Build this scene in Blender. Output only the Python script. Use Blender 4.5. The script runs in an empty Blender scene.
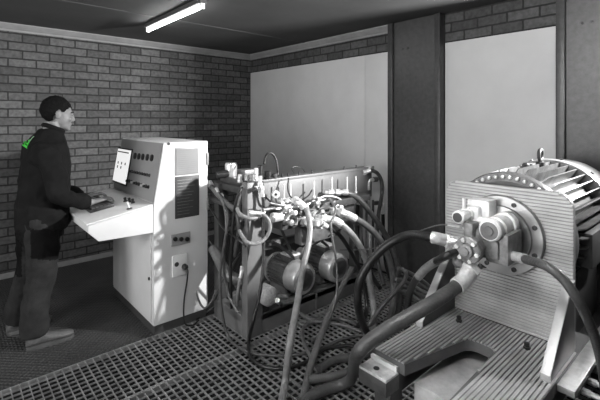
import bpy, bmesh, math, random
from mathutils import Vector, Matrix
from mathutils.bvhtree import BVHTree

C = bpy.context.scene.collection
SC = bpy.context.scene
PI = math.pi
random.seed(7)

# ------------------------------------------------------------------ camera
# room axes: X along the brick wall, Y along the plastered wall
EYE = 1.62
FWD = Vector((0.664, 0.748, 0.0)).normalized()
RGT = Vector((FWD.y, -FWD.x, 0.0))
cam_data = bpy.data.cameras.new('camera')
cam = bpy.data.objects.new('camera', cam_data)
C.objects.link(cam)
cam.location = (0, 0, EYE)
cam.rotation_euler = (PI/2, 0, -math.atan2(FWD.x, FWD.y))
cam_data.sensor_width = 36
cam_data.lens = 24
cam_data.shift_y = -80/600
cam_data.clip_start = 0.05
SC.camera = cam

# ------------------------------------------------------------------ world, light, exposure
w = bpy.data.worlds.new('sky')
SC.world = w
w.use_nodes = True
w.node_tree.nodes['Background'].inputs[0].default_value = (0.8, 0.8, 0.8, 1)
w.node_tree.nodes['Background'].inputs[1].default_value = 1.0

def area(name, loc, target, sx, sy, power, spread=180):
    d = bpy.data.lights.new(name, 'AREA')
    d.shape = 'RECTANGLE'; d.size = sx; d.size_y = sy; d.energy = power
    d.spread = math.radians(spread)
    o = bpy.data.objects.new(name, d); C.objects.link(o)
    o.location = loc
    o.rotation_euler = (Vector(target)-Vector(loc)).to_track_quat('-Z', 'Y').to_euler()
    return o
# strong low light at an added window opening in the plastered wall, right of the picture
area('window_lamp', (3.64, -0.05, 2.0), (1.7, 2.4, 0.9), 0.13, 0.13, 165)
# fill light added at a made-up doorway in the wall left of the camera
area('added_fill', (-2.7, 2.1, 1.5), (2.5, 2.3, 1.2), 2.1, 1.9, 46)
SC.view_settings.view_transform = 'Standard'
SC.view_settings.look = 'None'
SC.view_settings.gamma = 1
SC.view_settings.use_curve_mapping = False
SC.view_settings.exposure = 0.95

# ------------------------------------------------------------------ photo pixel -> place
def ray(px, py):
    s = (px-300)/400.0; t = (py-120)/400.0
    return FWD + RGT*s + Vector((0, 0, -t))
def at(px, py, k, v):
    """point seen at px,py that lies at depth d / on plane x, y or z = v"""
    r = ray(px, py)
    o = Vector((0, 0, EYE))
    if k == 'd': return o + r*v
    i = 'xyz'.index(k)
    return o + r*((v-o[i])/r[i])

# ------------------------------------------------------------------ materials
def mat(name, v, rough=0.6, metal=0.0, var=0.15, scale=8.0, bump=0.0, bscale=60.0, coat=0.0, col=None, stretch=None, spec=0.5):
    m = bpy.data.materials.new(name); m.use_nodes = True
    nt = m.node_tree; b = nt.nodes['Principled BSDF']
    b.inputs['Roughness'].default_value = rough
    b.inputs['Metallic'].default_value = metal
    b.inputs['Coat Weight'].default_value = coat
    b.inputs['Specular IOR Level'].default_value = spec
    tc = nt.nodes.new('ShaderNodeTexCoord')
    mp = nt.nodes.new('ShaderNodeMapping')
    if stretch: mp.inputs['Scale'].default_value = stretch
    nt.links.new(tc.outputs['Object'], mp.inputs['Vector'])
    n = nt.nodes.new('ShaderNodeTexNoise'); n.inputs['Scale'].default_value = scale
    n.inputs['Detail'].default_value = 5; n.inputs['Roughness'].default_value = 0.6
    nt.links.new(mp.outputs[0], n.inputs['Vector'])
    r = nt.nodes.new('ShaderNodeValToRGB')
    c = col or (v, v, v)
    r.color_ramp.elements[0].position = 0.3; r.color_ramp.elements[1].position = 0.7
    r.color_ramp.elements[0].color = tuple(max(0, x*(1-var)) for x in c)+(1,)
    r.color_ramp.elements[1].color = tuple(min(1, x*(1+var)) for x in c)+(1,)
    nt.links.new(n.outputs['Fac'], r.inputs[0]); nt.links.new(r.outputs[0], b.inputs['Base Color'])
    if bump:
        n2 = nt.nodes.new('ShaderNodeTexNoise'); n2.inputs['Scale'].default_value = bscale
        n2.inputs['Detail'].default_value = 4
        nt.links.new(mp.outputs[0], n2.inputs['Vector'])
        bp = nt.nodes.new('ShaderNodeBump'); bp.inputs['Strength'].default_value = bump
        bp.inputs['Distance'].default_value = 0.01
        nt.links.new(n2.outputs['Fac'], bp.inputs['Height']); nt.links.new(bp.outputs[0], b.inputs['Normal'])
    return m

def emit(name, v, strength):
    m = bpy.data.materials.new(name); m.use_nodes = True
    b = m.node_tree.nodes['Principled BSDF']
    b.inputs['Base Color'].default_value = (v, v, v, 1)
    b.inputs['Emission Color'].default_value = (1, 1, 1, 1)
    b.inputs['Emission Strength'].default_value = strength
    return m

def brick_mat(name, axis, c1, c2, mort):
    m = bpy.data.materials.new(name); m.use_nodes = True
    nt = m.node_tree; b = nt.nodes['Principled BSDF']; b.inputs['Roughness'].default_value = 0.8
    tc = nt.nodes.new('ShaderNodeTexCoord'); sp = nt.nodes.new('ShaderNodeSeparateXYZ')
    cb = nt.nodes.new('ShaderNodeCombineXYZ')
    nt.links.new(tc.outputs['Object'], sp.inputs[0])
    nt.links.new(sp.outputs[axis], cb.inputs[0]); nt.links.new(sp.outputs[2], cb.inputs[1])
    nz = nt.nodes.new('ShaderNodeTexNoise'); nz.inputs['Scale'].default_value = 14; nz.inputs['Detail'].default_value = 4
    nt.links.new(tc.outputs['Object'], nz.inputs['Vector'])
    mx = nt.nodes.new('ShaderNodeVectorMath'); mx.operation = 'SCALE'; mx.inputs['Scale'].default_value = 0.012
    nt.links.new(nz.outputs['Color'], mx.inputs[0])
    ad = nt.nodes.new('ShaderNodeVectorMath'); ad.operation = 'ADD'
    nt.links.new(cb.outputs[0], ad.inputs[0]); nt.links.new(mx.outputs[0], ad.inputs[1])
    br = nt.nodes.new('ShaderNodeTexBrick')
    br.inputs['Scale'].default_value = 1.0
    br.inputs['Brick Width'].default_value = 0.245; br.inputs['Row Height'].default_value = 0.087
    br.inputs['Mortar Size'].default_value = 0.008; br.inputs['Mortar Smooth'].default_value = 0.3
    br.inputs['Bias'].default_value = -0.1
    br.inputs['Color1'].default_value = (c1, c1, c1, 1); br.inputs['Color2'].default_value = (c2, c2, c2, 1)
    br.inputs['Mortar'].default_value = (mort, mort, mort, 1)
    nt.links.new(ad.outputs[0], br.inputs['Vector'])
    n2 = nt.nodes.new('ShaderNodeTexNoise'); n2.inputs['Scale'].default_value = 30; n2.inputs['Detail'].default_value = 6
    nt.links.new(tc.outputs['Object'], n2.inputs['Vector'])
    rp = nt.nodes.new('ShaderNodeMapRange'); rp.inputs[3].default_value = 0.25; rp.inputs[4].default_value = 1.75
    nt.links.new(n2.outputs['Fac'], rp.inputs[0])
    ml = nt.nodes.new('ShaderNodeVectorMath'); ml.operation = 'SCALE'
    nt.links.new(br.outputs['Color'], ml.inputs[0]); nt.links.new(rp.outputs[0], ml.inputs['Scale'])
    nt.links.new(ml.outputs[0], b.inputs['Base Color'])
    bp = nt.nodes.new('ShaderNodeBump'); bp.inputs['Strength'].default_value = 0.9; bp.inputs['Distance'].default_value = 0.008
    bp.invert = True
    nt.links.new(br.outputs['Fac'], bp.inputs['Height'])
    bp2 = nt.nodes.new('ShaderNodeBump'); bp2.inputs['Strength'].default_value = 0.5; bp2.inputs['Distance'].default_value = 0.006
    nt.links.new(n2.outputs['Fac'], bp2.inputs['Height']); nt.links.new(bp.outputs[0], bp2.inputs['Normal'])
    nt.links.new(bp2.outputs[0], b.inputs['Normal'])
    return m

def tread_mat(name, v):
    """dark plate floor with a small raised tread pattern"""
    m = mat(name, v, 0.55, 0.0, 0.25, 3.0)
    nt = m.node_tree; b = nt.nodes['Principled BSDF']
    tc = nt.nodes.new('ShaderNodeTexCoord')
    outs = []
    for ang in (PI/4, -PI/4):
        mp = nt.nodes.new('ShaderNodeMapping'); mp.inputs['Rotation'].default_value = (0, 0, ang)
        nt.links.new(tc.outputs['Object'], mp.inputs['Vector'])
        wv = nt.nodes.new('ShaderNodeTexWave'); wv.inputs['Scale'].default_value = 11.0
        nt.links.new(mp.outputs[0], wv.inputs['Vector']); outs.append(wv.outputs['Fac'])
    mm = nt.nodes.new('ShaderNodeMath'); mm.operation = 'MULTIPLY'
    nt.links.new(outs[0], mm.inputs[0]); nt.links.new(outs[1], mm.inputs[1])
    bp = nt.nodes.new('ShaderNodeBump'); bp.inputs['Strength'].default_value = 0.9; bp.inputs['Distance'].default_value = 0.012
    nt.links.new(mm.outputs[0], bp.inputs['Height']); nt.links.new(bp.outputs[0], b.inputs['Normal'])
    return m

def hose_mat(name, v, rough, bump=0.3):
    return mat(name, v, rough, 0.0, 0.3, 14.0, bump, 90.0)

M = dict(
    brick_l=brick_mat('dark_brick_long', 0, 0.055, 0.115, 0.018),
    brick_r=brick_mat('shaded_brick_side', 1, 0.04, 0.08, 0.015),  # same brick as the long wall, shade put into the colour
    board=mat('pale_wall_board', 0.53, 0.85, 0, 0.06, 2.5, 0.1, 120),
    ceil=mat('grey_ceiling_board', 0.06, 0.9, 0, 0.18, 1.5),
    strip=mat('ceiling_joint_strip', 0.075, 0.8, 0, 0.1),
    trim=mat('painted_trim', 0.24, 0.7, 0, 0.15, 6),
    column=mat('painted_steel_column', 0.055, 0.35, 0.3, 0.2, 25, 0.12, 160),
    tread=tread_mat('dark_tread_floor', 0.045),
    concrete=mat('plain_concrete', 0.2, 0.9, 0, 0.2),
    pit=mat('pit_floor', 0.02, 0.95, 0, 0.3),
    grate=mat('galvanised_grating', 0.5, 0.45, 0.7, 0.3, 12),
    cream=mat('pale_powder_coat', 0.62, 0.45, 0, 0.05, 4, 0.05, 250),
    facia=mat('grey_facia', 0.27, 0.4, 0, 0.08, 5),
    plinth=mat('dark_plinth', 0.05, 0.6, 0, 0.2),
    black=mat('black_plastic', 0.018, 0.4, 0, 0.2),
    darkp=mat('dark_grey_plastic', 0.05, 0.5, 0, 0.2),
    white=mat('white_plastic', 0.75, 0.4, 0, 0.05),
    screen=emit('lit_screen', 0.6, 0.4),
    icon=mat('dark_icon', 0.08, 0.6, 0, 0.1),
    steel=mat('brushed_steel', 0.60, 0.32, 0.6, 0.2, 20, 0.15, 120),
    bright=mat('bright_zinc', 0.75, 0.28, 0.4, 0.25, 30, 0.3, 90),
    dull=mat('dull_cast_metal', 0.25, 0.5, 0.6, 0.35, 25, 0.35, 70),
    castw=mat('pale_painted_casting', 0.82, 0.4, 0.1, 0.15, 18, 0.25, 60),
    frame=mat('grey_painted_frame', 0.165, 0.42, 0.15, 0.14, 7, 0.08, 140),
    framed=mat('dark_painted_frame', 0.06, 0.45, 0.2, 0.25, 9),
    motorg=mat('motor_grey', 0.16, 0.42, 0.3, 0.3, 14, 0.2, 60),
    motorc=mat('motor_cowl', 0.60, 0.35, 0.4, 0.15, 14),
    castg=mat('speckled_grey_casting', 0.33, 0.5, 0.1, 0.35, 60, 0.4, 90),
    tray=mat('mottled_grey_sheet', 0.42, 0.6, 0.1, 0.3, 9, 0.2, 60),
    motord=mat('dark_manifold_paint', 0.075, 0.4, 0.3, 0.3, 14, 0.2, 60),
    cowl=mat('motor_cowl_paint', 0.22, 0.35, 0.3, 0.15, 14),
    fins=mat('cast_motor_fins', 0.24, 0.3, 0.7, 0.35, 16, 0.25, 60),
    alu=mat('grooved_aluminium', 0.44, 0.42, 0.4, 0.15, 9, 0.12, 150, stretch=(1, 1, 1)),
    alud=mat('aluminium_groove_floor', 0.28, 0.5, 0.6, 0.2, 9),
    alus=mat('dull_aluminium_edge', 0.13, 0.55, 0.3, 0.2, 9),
    disc=mat('turned_steel', 0.42, 0.28, 0.9, 0.15, 10),
    rub=hose_mat('black_rubber', 0.016, 0.35),
    rubm=hose_mat('worn_grey_rubber', 0.07, 0.36),
    rubl=hose_mat('pale_dusty_rubber', 0.115, 0.3),
    rubw=hose_mat('pale_grey_tubing', 0.21, 0.3),
    skin=mat('skin', 0.20, 0.5, 0, 0.08, 20, 0.15, 120),
    hair=mat('dark_hair', 0.006, 0.75, 0, 0.5, 60, 0.9, 140, spec=0.1),
    jacket=mat('charcoal_work_jacket', 0.0085, 0.85, 0, 0.25, 12, 0.3, 300, spec=0.12),
    trousers=mat('grey_work_trousers', 0.023, 0.85, 0, 0.3, 12, 0.3, 300, spec=0.12),
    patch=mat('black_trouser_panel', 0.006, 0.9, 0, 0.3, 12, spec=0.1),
    shoe=mat('scuffed_leather', 0.085, 0.6, 0, 0.3, 20, 0.3, 80),
    sole=mat('shoe_sole', 0.06, 0.7, 0, 0.2),
    green=mat('green_print', 0.3, 0.6, 0, 0.1, col=(0.06, 0.55, 0.06)),
    palegreen=mat('pale_green_print', 0.3, 0.6, 0, 0.1, col=(0.25, 0.45, 0.27)),
    tube=emit('lit_tube', 0.9, 16.0),
    tube_fill=emit('added_fill_tube', 0.9, 170.0),
)

# ------------------------------------------------------------------ mesh builder
class MB:
    def __init__(self): self.bm = bmesh.new()
    def _new(self, verts, M4):
        for v in verts: v.co = M4 @ v.co
    def box(self, lo, hi, bevel=0.0, rot=None, seg=2):
        lo = Vector(lo); hi = Vector(hi); c = (lo+hi)/2; s = hi-lo
        r = bmesh.ops.create_cube(self.bm, size=1)
        vs = r['verts']
        for v in vs: v.co = Vector((v.co.x*s.x, v.co.y*s.y, v.co.z*s.z))
        if bevel:
            es = list({e for v in vs for e in v.link_edges})
            g = bmesh.ops.bevel(self.bm, geom=es, offset=bevel, segments=seg, affect='EDGES', profile=0.6)
            vs = list({v for f in g['faces'] for v in f.verts} | {v for v in vs if v.is_valid})
        T = Matrix.Translation(c)
        if rot is not None: T = T @ rot.to_4x4()
        self._new(vs, T)
        return self
    def cyl(self, p0, p1, r, r2=None, seg=20, bevel=0.0):
        return self.lathe(p0, Vector(p1)-Vector(p0), [(0, r), ((Vector(p1)-Vector(p0)).length, r if r2 is None else r2)], seg)
    def lathe(self, p0, axis, prof, seg=24, phase=0.0):
        """profile [(distance along axis, radius)], capped"""
        p0 = Vector(p0); a = Vector(axis).normalized()
        q = a.to_track_quat('Z', 'Y').to_matrix()
        rings = []
        for t, r in prof:
            ring = []
            for k in range(seg):
                an = 2*PI*k/seg+phase
                ring.append(self.bm.verts.new(p0+a*t+q@Vector((r*math.cos(an), r*math.sin(an), 0))))
            rings.append(ring)
        for A, B in zip(rings, rings[1:]):
            for k in range(seg):
                self.bm.faces.new((A[k], A[(k+1) % seg], B[(k+1) % seg], B[k]))
        self.bm.faces.new(list(reversed(rings[0]))); self.bm.faces.new(rings[-1])
        return self
    def hexnut(self, p0, axis, L, r): return self.lathe(p0, axis, [(0, r*0.9), (L*0.12, r), (L*0.88, r), (L, r*0.9)], 6)
    def ball(self, c, rad, M3=None, sub=3):
        r = bmesh.ops.create_icosphere(self.bm, subdivisions=sub, radius=1)
        if isinstance(rad, (int, float)): rad = (rad,)*3
        S = Matrix.Diagonal((rad[0], rad[1], rad[2])).to_4x4()
        T = Matrix.Translation(Vector(c)) @ ((M3.to_4x4() @ S) if M3 is not None else S)
        self._new(r['verts'], T); return self
    def tube(self, pts, rad, seg=12, cap=True):
        pts = [Vector(p) for p in pts]; n = len(pts)
        if not hasattr(rad, '__len__'): rad = [rad]*n
        rings = []; up = None
        for i, p in enumerate(pts):
            t = (pts[min(i+1, n-1)]-pts[max(i-1, 0)]).normalized()
            if up is None:
                up = t.orthogonal().normalized()
            up = (up - t*up.dot(t)).normalized(); s = t.cross(up)
            rings.append([self.bm.verts.new(p+(up*math.cos(2*PI*k/seg)+s*math.sin(2*PI*k/seg))*rad[i]) for k in range(seg)])
        for A, B in zip(rings, rings[1:]):
            for k in range(seg):
                self.bm.faces.new((A[k], A[(k+1) % seg], B[(k+1) % seg], B[k]))
        if cap:
            self.bm.faces.new(list(reversed(rings[0]))); self.bm.faces.new(rings[-1])
        return self
    def loft(self, secs, seg=20):
        """secs: (centre, rx vector, ry vector)"""
        rings = []
        for c, ax, ay in secs:
            c = Vector(c); ax = Vector(ax); ay = Vector(ay)
            rings.append([self.bm.verts.new(c+ax*math.cos(2*PI*k/seg)+ay*math.sin(2*PI*k/seg)) for k in range(seg)])
        for A, B in zip(rings, rings[1:]):
            for k in range(seg):
                self.bm.faces.new((A[k], A[(k+1) % seg], B[(k+1) % seg], B[k]))
        self.bm.faces.new(list(reversed(rings[0]))); self.bm.faces.new(rings[-1])
        return self
    def prism(self, poly, vec, bevel=0.0):
        vec = Vector(vec)
        a = [self.bm.verts.new(Vector(p)) for p in poly]; b = [self.bm.verts.new(Vector(p)+vec) for p in poly]
        n = len(a)
        f1 = self.bm.faces.new(a); f2 = self.bm.faces.new(list(reversed(b)))
        fs = [f1, f2]
        for k in range(n): fs.append(self.bm.faces.new((a[(k+1) % n], a[k], b[k], b[(k+1) % n])))
        if bevel:
            es = list({e for f in fs for e in f.edges})
            bmesh.ops.bevel(self.bm, geom=es, offset=bevel, segments=2, affect='EDGES', profile=0.6)
        return self
    def build(self, name, m, parent=None, sharp=35):
        bm = self.bm
        bmesh.ops.recalc_face_normals(bm, faces=bm.faces)
        off = Vector((0, 0, 0)); q = parent
        while q is not None: off += q.location; q = q.parent
        if off.length: 
            for v in bm.verts: v.co -= off
        for f in bm.faces: f.smooth = True
        for e in bm.edges:
            e.smooth = not (len(e.link_faces) != 2 or e.calc_face_angle(0) > math.radians(sharp))
        me = bpy.data.meshes.new(name); bm.to_mesh(me); bm.free()
        me.materials.append(M[m] if isinstance(m, str) else m)
        o = bpy.data.objects.new(name, me); C.objects.link(o)
        if parent is not None: o.parent = parent
        return o

def tag(o, label=None, cat=None, group=None, kind=None):
    if label: o['label'] = label
    if cat: o['category'] = cat
    if group: o['group'] = group
    if kind: o['kind'] = kind
    return o
def thing(name, label, cat, loc, group=None):
    o = bpy.data.objects.new(name, None); C.objects.link(o)
    o.location = loc; o.empty_display_size = 0.1
    return tag(o, label, cat, group)
def struct(name, mb, m): return tag(mb.build(name, m), kind='structure')
def copy_tree(o, parent=None):
    c = o.copy(); C.objects.link(c)
    if parent is not None: c.parent = parent
    for ch in list(o.children): copy_tree(ch, c)
    return c

def spline(pts, n=10):
    P = [Vector(p) for p in pts]
    P = [P[0]*2-P[1]]+P+[P[-1]*2-P[-2]]
    out = []
    for i in range(1, len(P)-2):
        p0, p1, p2, p3 = P[i-1:i+3]
        for k in range(n):
            t = k/n
            out.append(0.5*((2*p1)+(p2-p0)*t+(2*p0-5*p1+4*p2-p3)*t*t+(3*p1-p0-3*p2+p3)*t**3))
    out.append(P[-2])
    return out

# ================================================================== SETTING
XR, YB, H = 3.49, 5.06, 2.61           # plastered wall, brick wall, ceiling height
XL, YF = -2.6, -2.6
G0, G1, GX0 = 0.36, 2.98, -0.30        # grated area
m = MB()
m.box((XL, G1, -0.3), (XR, YB, 0)); m.box((XL, YF, -0.3), (GX0, G1, 0)); m.box((GX0, YF, -0.3), (XR, G0, 0))
struct('floor', MB().box((GX0, G0, -0.34), (XR, G1, -0.3)), 'pit')
struct('floor', m, 'tread')
struct('wall_back', MB().box((XL, YB, -0.3), (XR+0.2, YB+0.2, H+0.1)), 'brick_l')
m = MB()
W0, W1, WZ0, WZ1 = -0.16, 0.63, 1.82, 2.50  # opening added for the lamp, its edges set to limit the beam
m.box((XR, W1, -0.3), (XR+0.2, YB, H+0.1)); m.box((XR, YF, -0.3), (XR+0.2, W0, H+0.1))
m.box((XR, W0, -0.3), (XR+0.2, W1, WZ0)); m.box((XR, W0, WZ1), (XR+0.2, W1, H+0.1))
struct('wall_right', m, 'brick_r')
struct('wall_front', MB().box((XL-0.2, YF-0.2, -0.3), (XR+0.2, YF, H+0.1)), 'concrete')
m = MB()
D0, D1, DZ = 0.95, 3.25, 2.5  # unseen doorway added to let the fill light in
m.box((XL-0.2, YF, -0.3), (XL, D0, H+0.1)); m.box((XL-0.2, D1, -0.3), (XL, YB, H+0.1)); m.box((XL-0.2, D0, DZ), (XL, D1, H+0.1))
struct('wall_left', m, 'brick_r')
struct('ceiling', MB().box((XL-0.2, YF-0.2, H), (XR+0.2, YB+0.2, H+0.1)), 'ceil')
m = MB()
m.box((XL, 3.77, H-0.004), (XR, 3.81, H+0.01))
struct('trim_1', m, 'strip')
def cornice(name, a, b, inward):
    a = Vector(a); b = Vector(b); n = Vector(inward)
    prof = [(0, 0), (0.058, 0), (0.058, -0.012), (0.03, -0.045), (0.012, -0.058), (0.012, -0.078), (0, -0.078)]
    m = MB(); m.prism([a+n*p+Vector((0, 0, q)) for p, q in prof], b-a)
    struct(name, m, 'trim')
cornice('trim_2', (XL, YB, H), (XR, YB, H), (0, -1, 0))
cornice('trim_3', (XR, 2.47, H), (XR, YB, H), (-1, 0, 0))
struct('baseboard_back', MB().box((XL, YB-0.018, 0), (XR, YB, 0.055), 0.004), 'trim')
fr = MB()
for y0, y1, z0, z1 in ((W0, W1, WZ0, WZ0+.02), (W0, W1, WZ1-.05, WZ1), (W0, W0+.01, WZ0, WZ1), (W1-.012, W1, WZ0, WZ1)):
    fr.box((XR+.02, y0, z0), (XR+.09, y1, z1))
fr.box((XR+.004, W0-.05, WZ0-.03), (XR+.018, .03, WZ1))  # board added to keep the lamp off the gusset
struct('added_window_1', fr, 'trim')
fr = MB()
fr.box((XL-.1, D0, 0), (XL+.02, D0+.06, DZ)); fr.box((XL-.1, D1-.06, 0), (XL+.02, D1, DZ)); fr.box((XL-.1, D0, DZ-.06), (XL+.02, D1, DZ))
struct('added_doorway_1', fr, 'trim')  # frame of the added doorway

# pale boards on the side wall, each its own thing
def board(y0, y1, z1, label):
    o = MB().box((XR-0.014, y0, 0.02), (XR, y1, z1), 0.003).build('wall_board', 'board')
    tag(o, label, 'wall board', 'pale boards covering the brick wall')
board(2.835, 5.05, 2.335, 'wide pale wall board between the brick corner and the board seam')
board(2.475, 2.832, 2.335, 'narrow pale wall board strip beside the broad dark steel column')
board(0.985, 1.885, 2.335, 'pale wall board between the two dark steel columns, behind the big motor')

def column(y0, y1, label, depth=0.10):
    r = thing('steel_column', label, 'column', (XR, (y0+y1)/2, 0), 'steel columns along the pale wall')
    x = XR-depth
    MB().box((x, y0, 0), (XR, y0+0.055, H-0.005), 0.006).build('flange', 'column', r)
    MB().box((x, y1-0.06, 0), (XR, y1, H-0.005), 0.006).build('flange', 'column', r)
    MB().box((x+0.03, y0+0.055, 0), (XR, y1-0.06, H-0.005)).build('web', 'column', r)
    b = MB()
    for dy in (0.10, 0.16): b.lathe((x+0.03, y1-0.06-dy, 2.33), (-1, 0, 0), [(0, 0.011), (0.008, 0.011), (0.010, 0.007)], 10)
    b.build('bolt', 'framed', r)
column(1.89, 2.47, 'broad dark steel column between the two large pale wall boards')
column(0.64, 0.98, 'dark steel column at the right edge behind the large finned motor', 0.035)

# ------------------------------------------------------------------ floor grating
def grating(x0, x1, y0, y1, label):
    g = MB(); p = 0.0455
    n = int(round((x1-x0)/p)); 
    for i in range(n+1):
        x = x0+0.003+(x1-x0-0.006)*i/n
        g.box((x-0.002, y0, -0.014), (x+0.002, y1, 0))
    k = int(round((y1-y0)/p))
    for j in range(k+1):
        y = y0+0.003+(y1-y0-0.006)*j/k
        g.box((x0, y-0.002, -0.011), (x1, y+0.002, -0.001))
    for y in (y0+0.004, y1-0.004): g.box((x0, y-0.004, -0.03), (x1, y+0.004, 0.001))
    o = g.build('floor_grating', 'grate'); tag(o, label, 'grating', 'steel grating panels')
xm = 1.62
rows = [(2.41, 2.978), (1.39, 2.406), (0.362, 1.386)]
names = [('steel grating panel at left, before the operator and the console', 'steel grating panel under the valve rig and its motors'),
         ('steel grating panel along the bottom edge of the view, left of the long pale hose', 'steel grating panel with loose hoses lying on it before the rig'),
         ('steel grating panel nearest the viewer, left of the grooved stand', 'steel grating panel under the grooved pump stand')]
for (y0, y1), (la, lb) in zip(rows, names):
    grating(GX0+0.002, xm-0.002, y0, y1, la); grating(xm+0.002, XR-0.016, y0, y1, lb)

# ------------------------------------------------------------------ ceiling lights
def batten(x, y0, y1, label, tm='tube'):
    r = thing('fluorescent_light', label, 'ceiling light', (x, (y0+y1)/2, H), 'fluorescent battens')
    MB().box((x-0.03, y0-0.02, H-0.045), (x+0.03, y1+0.02, H-0.003), 0.006).build('housing', 'ceil', r)
    MB().cyl((x, y0+0.012, H-0.068), (x, y1-0.012, H-0.068), 0.016, seg=16).build('tube', tm, r)
    for y in (y0-0.012, y1-0.012): MB().box((x-0.018, y, H-0.09), (x+0.018, y+0.024, H-0.04), 0.004).build('lamp_holder', 'white', r)
batten(1.56, 2.95, 4.11, 'lit fluorescent tube light on the dark ceiling above the console')
batten(0.55, 0.25, 1.45, 'added fill tube light overhead out of view, nearer the camera', 'tube_fill')  # unseen tube added to brighten the pump and base plate
batten(-0.9, 2.86, 4.10, 'fluorescent tube light overhead out of view, left of the operator')

# ================================================================== CONSOLE
y0, y1 = 2.97, 3.93
con = thing('control_console', 'pale steel control console with sloping desk and dial panel', 'control console', (1.4, 3.37, 0))
side = [(1.17, .07), (1.62, .07), (1.62, 1.448), (1.25, 1.448), (1.172, 0.978), (1.17, .78)]
MB().prism([(x, y0, z) for x, z in side], (0, y1-y0, 0), 0.006).build('cabinet', 'cream', con)
MB().box((1.18, y0+.01, 0), (1.61, y1-.01, 0.075)).build('plinth', 'plinth', con)
deskp = [(0.725, .905), (1.168, .975), (1.168, .775), (.79, .785), (.725, .855)]
MB().prism([(x, y0, z) for x, z in deskp], (0, y1-y0, 0), 0.005).build('desk_box', 'cream', con)
MB().prism([(x, y0-.004, z) for x, z in [(0.712, .905), (1.165, .977), (1.165, .991), (.712, .919)]], (0, y1-y0+.008, 0), 0.004).build('desk_top', 'cream', con)
d = MB().box((1.158, y0+.03, .10), (1.172, y1-.03, .765), 0.004).build('door', 'cream', con)
MB().cyl((1.16, 3.02, .42), (1.15, 3.02, .42), 0.012).build('lock', 'black', d)
# sloping facia: local frame e1 (towards the viewer), e2 (up the slope), nrm
A = Vector((1.172, y1, .985)); e1 = Vector((0, -1, 0)); e2 = (Vector((1.25, y1, 1.445))-A).normalized(); nrm = e1.cross(e2).normalized()
if nrm.x > 0: nrm = -nrm
def fp(a, b, h=0.0): return A+e1*a+e2*b+nrm*h
def fbox(mb, a0, a1, b0, b1, h0, h1):
    return mb.prism([fp(a0, b0, h0), fp(a1, b0, h0), fp(a1, b1, h0), fp(a0, b1, h0)], nrm*(h1-h0))
def fhit(px, py):
    r = ray(px, py); o = Vector((0, 0, EYE)); t = (A-o).dot(nrm)/r.dot(nrm); p = o+r*t-A
    return p.dot(e1), p.dot(e2)
LP = (e2*0.475).length
fbox(MB(), 0.012, y1-y0-.012, .012, .462, -0.002, 0.006).build('facia_panel', 'facia', con)
q = [fhit(*p) for p in ((119.5, 149), (133, 150.5), (127, 183.5), (114, 181))]
a0 = (q[0][0]+q[3][0])/2; a1 = (q[1][0]+q[2][0])/2; b0 = (q[2][1]+q[3][1])/2; b1 = (q[0][1]+q[1][1])/2
scr = fbox(MB(), a0-.012, a1+.016, b0-.014, b1+.014, 0.004, 0.012).build('screen_frame', 'black', con)
pane = fbox(MB(), a0, a1, b0, b1, 0.010, 0.0135).build('screen', 'screen', scr)
ic = MB()
for i in range(3):
    for j in range(2):
        if (i, j) == (2, 1): continue
        ca = a0+(a1-a0)*(.2+.27*i); cb = b0+(b1-b0)*(.58-.13*j)
        fbox(ic, ca-.012, ca+.012, cb-.012, cb+.010, 0.0133, 0.0147)
fbox(ic, a0+.01, a1-.05, b1-.03, b1-.02, 0.0133, 0.0147)
ic.build('icons', 'icon', scr)
for px, py in ((136.2, 156), (140, 156.5), (144, 157), (148.5, 157.5), (153, 158)):
    a, b = fhit(px, py)
    k = MB().lathe(fp(a, b, .005), nrm, [(0, .027), (.010, .027), (.012, .022)], 20).build('dial', 'black', con)
    MB().lathe(fp(a, b, .012), nrm, [(0, .021), (.0025, .021)], 20).build('dial_face', 'motorc', k)
def row(pa, pb, n, r, depth, nm, ms):
    for i in range(n):
        t = i/(n-1); a, b = fhit(pa[0]+(pb[0]-pa[0])*t, pa[1]+(pb[1]-pa[1])*t)
        k = MB().lathe(fp(a, b, .005), nrm, [(0, r*1.25), (.006, r*1.25), (.007, r), (depth, r*.9)], 12).build(nm, ms[i % len(ms)], con)
row((133, 171.5), (150.5, 175.5), 8, .0105, .028, 'switch', ['black', 'darkp', 'black'])
row((130, 181), (149.5, 187), 9, .0115, .030, 'push_button', ['black', 'black', 'motorc', 'black'])
# controls on the desk top near the facia
dn = Vector((-0.157, 0, 0.988))
def dt(px, py):
    r = ray(px, py); o = Vector((0, 0, EYE)); p0 = Vector((.712, y0, .919)); t = (p0-o).dot(dn)/r.dot(dn); return o+r*t
for px, py in ((125.5, 201.5), (129.5, 202), (133, 203)):
    MB().lathe(dt(px, py), dn, [(-.004, .016), (.008, .016), (.01, .010), (.03, .012), (.034, .008)], 14).build('desk_switch', 'black', con)
p = dt(129.5, 209)
js = MB().lathe(p, dn, [(-.004, .02), (.006, .02), (.01, .009)], 14).build('joystick', 'darkp', con)
MB().tube([p+dn*.006, p+dn*.04+Vector((-.004, .0, 0)), p+dn*.055+Vector((-.008, 0, 0))], [.006, .006, .008]).build('joystick_lever', 'white', js)
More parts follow.
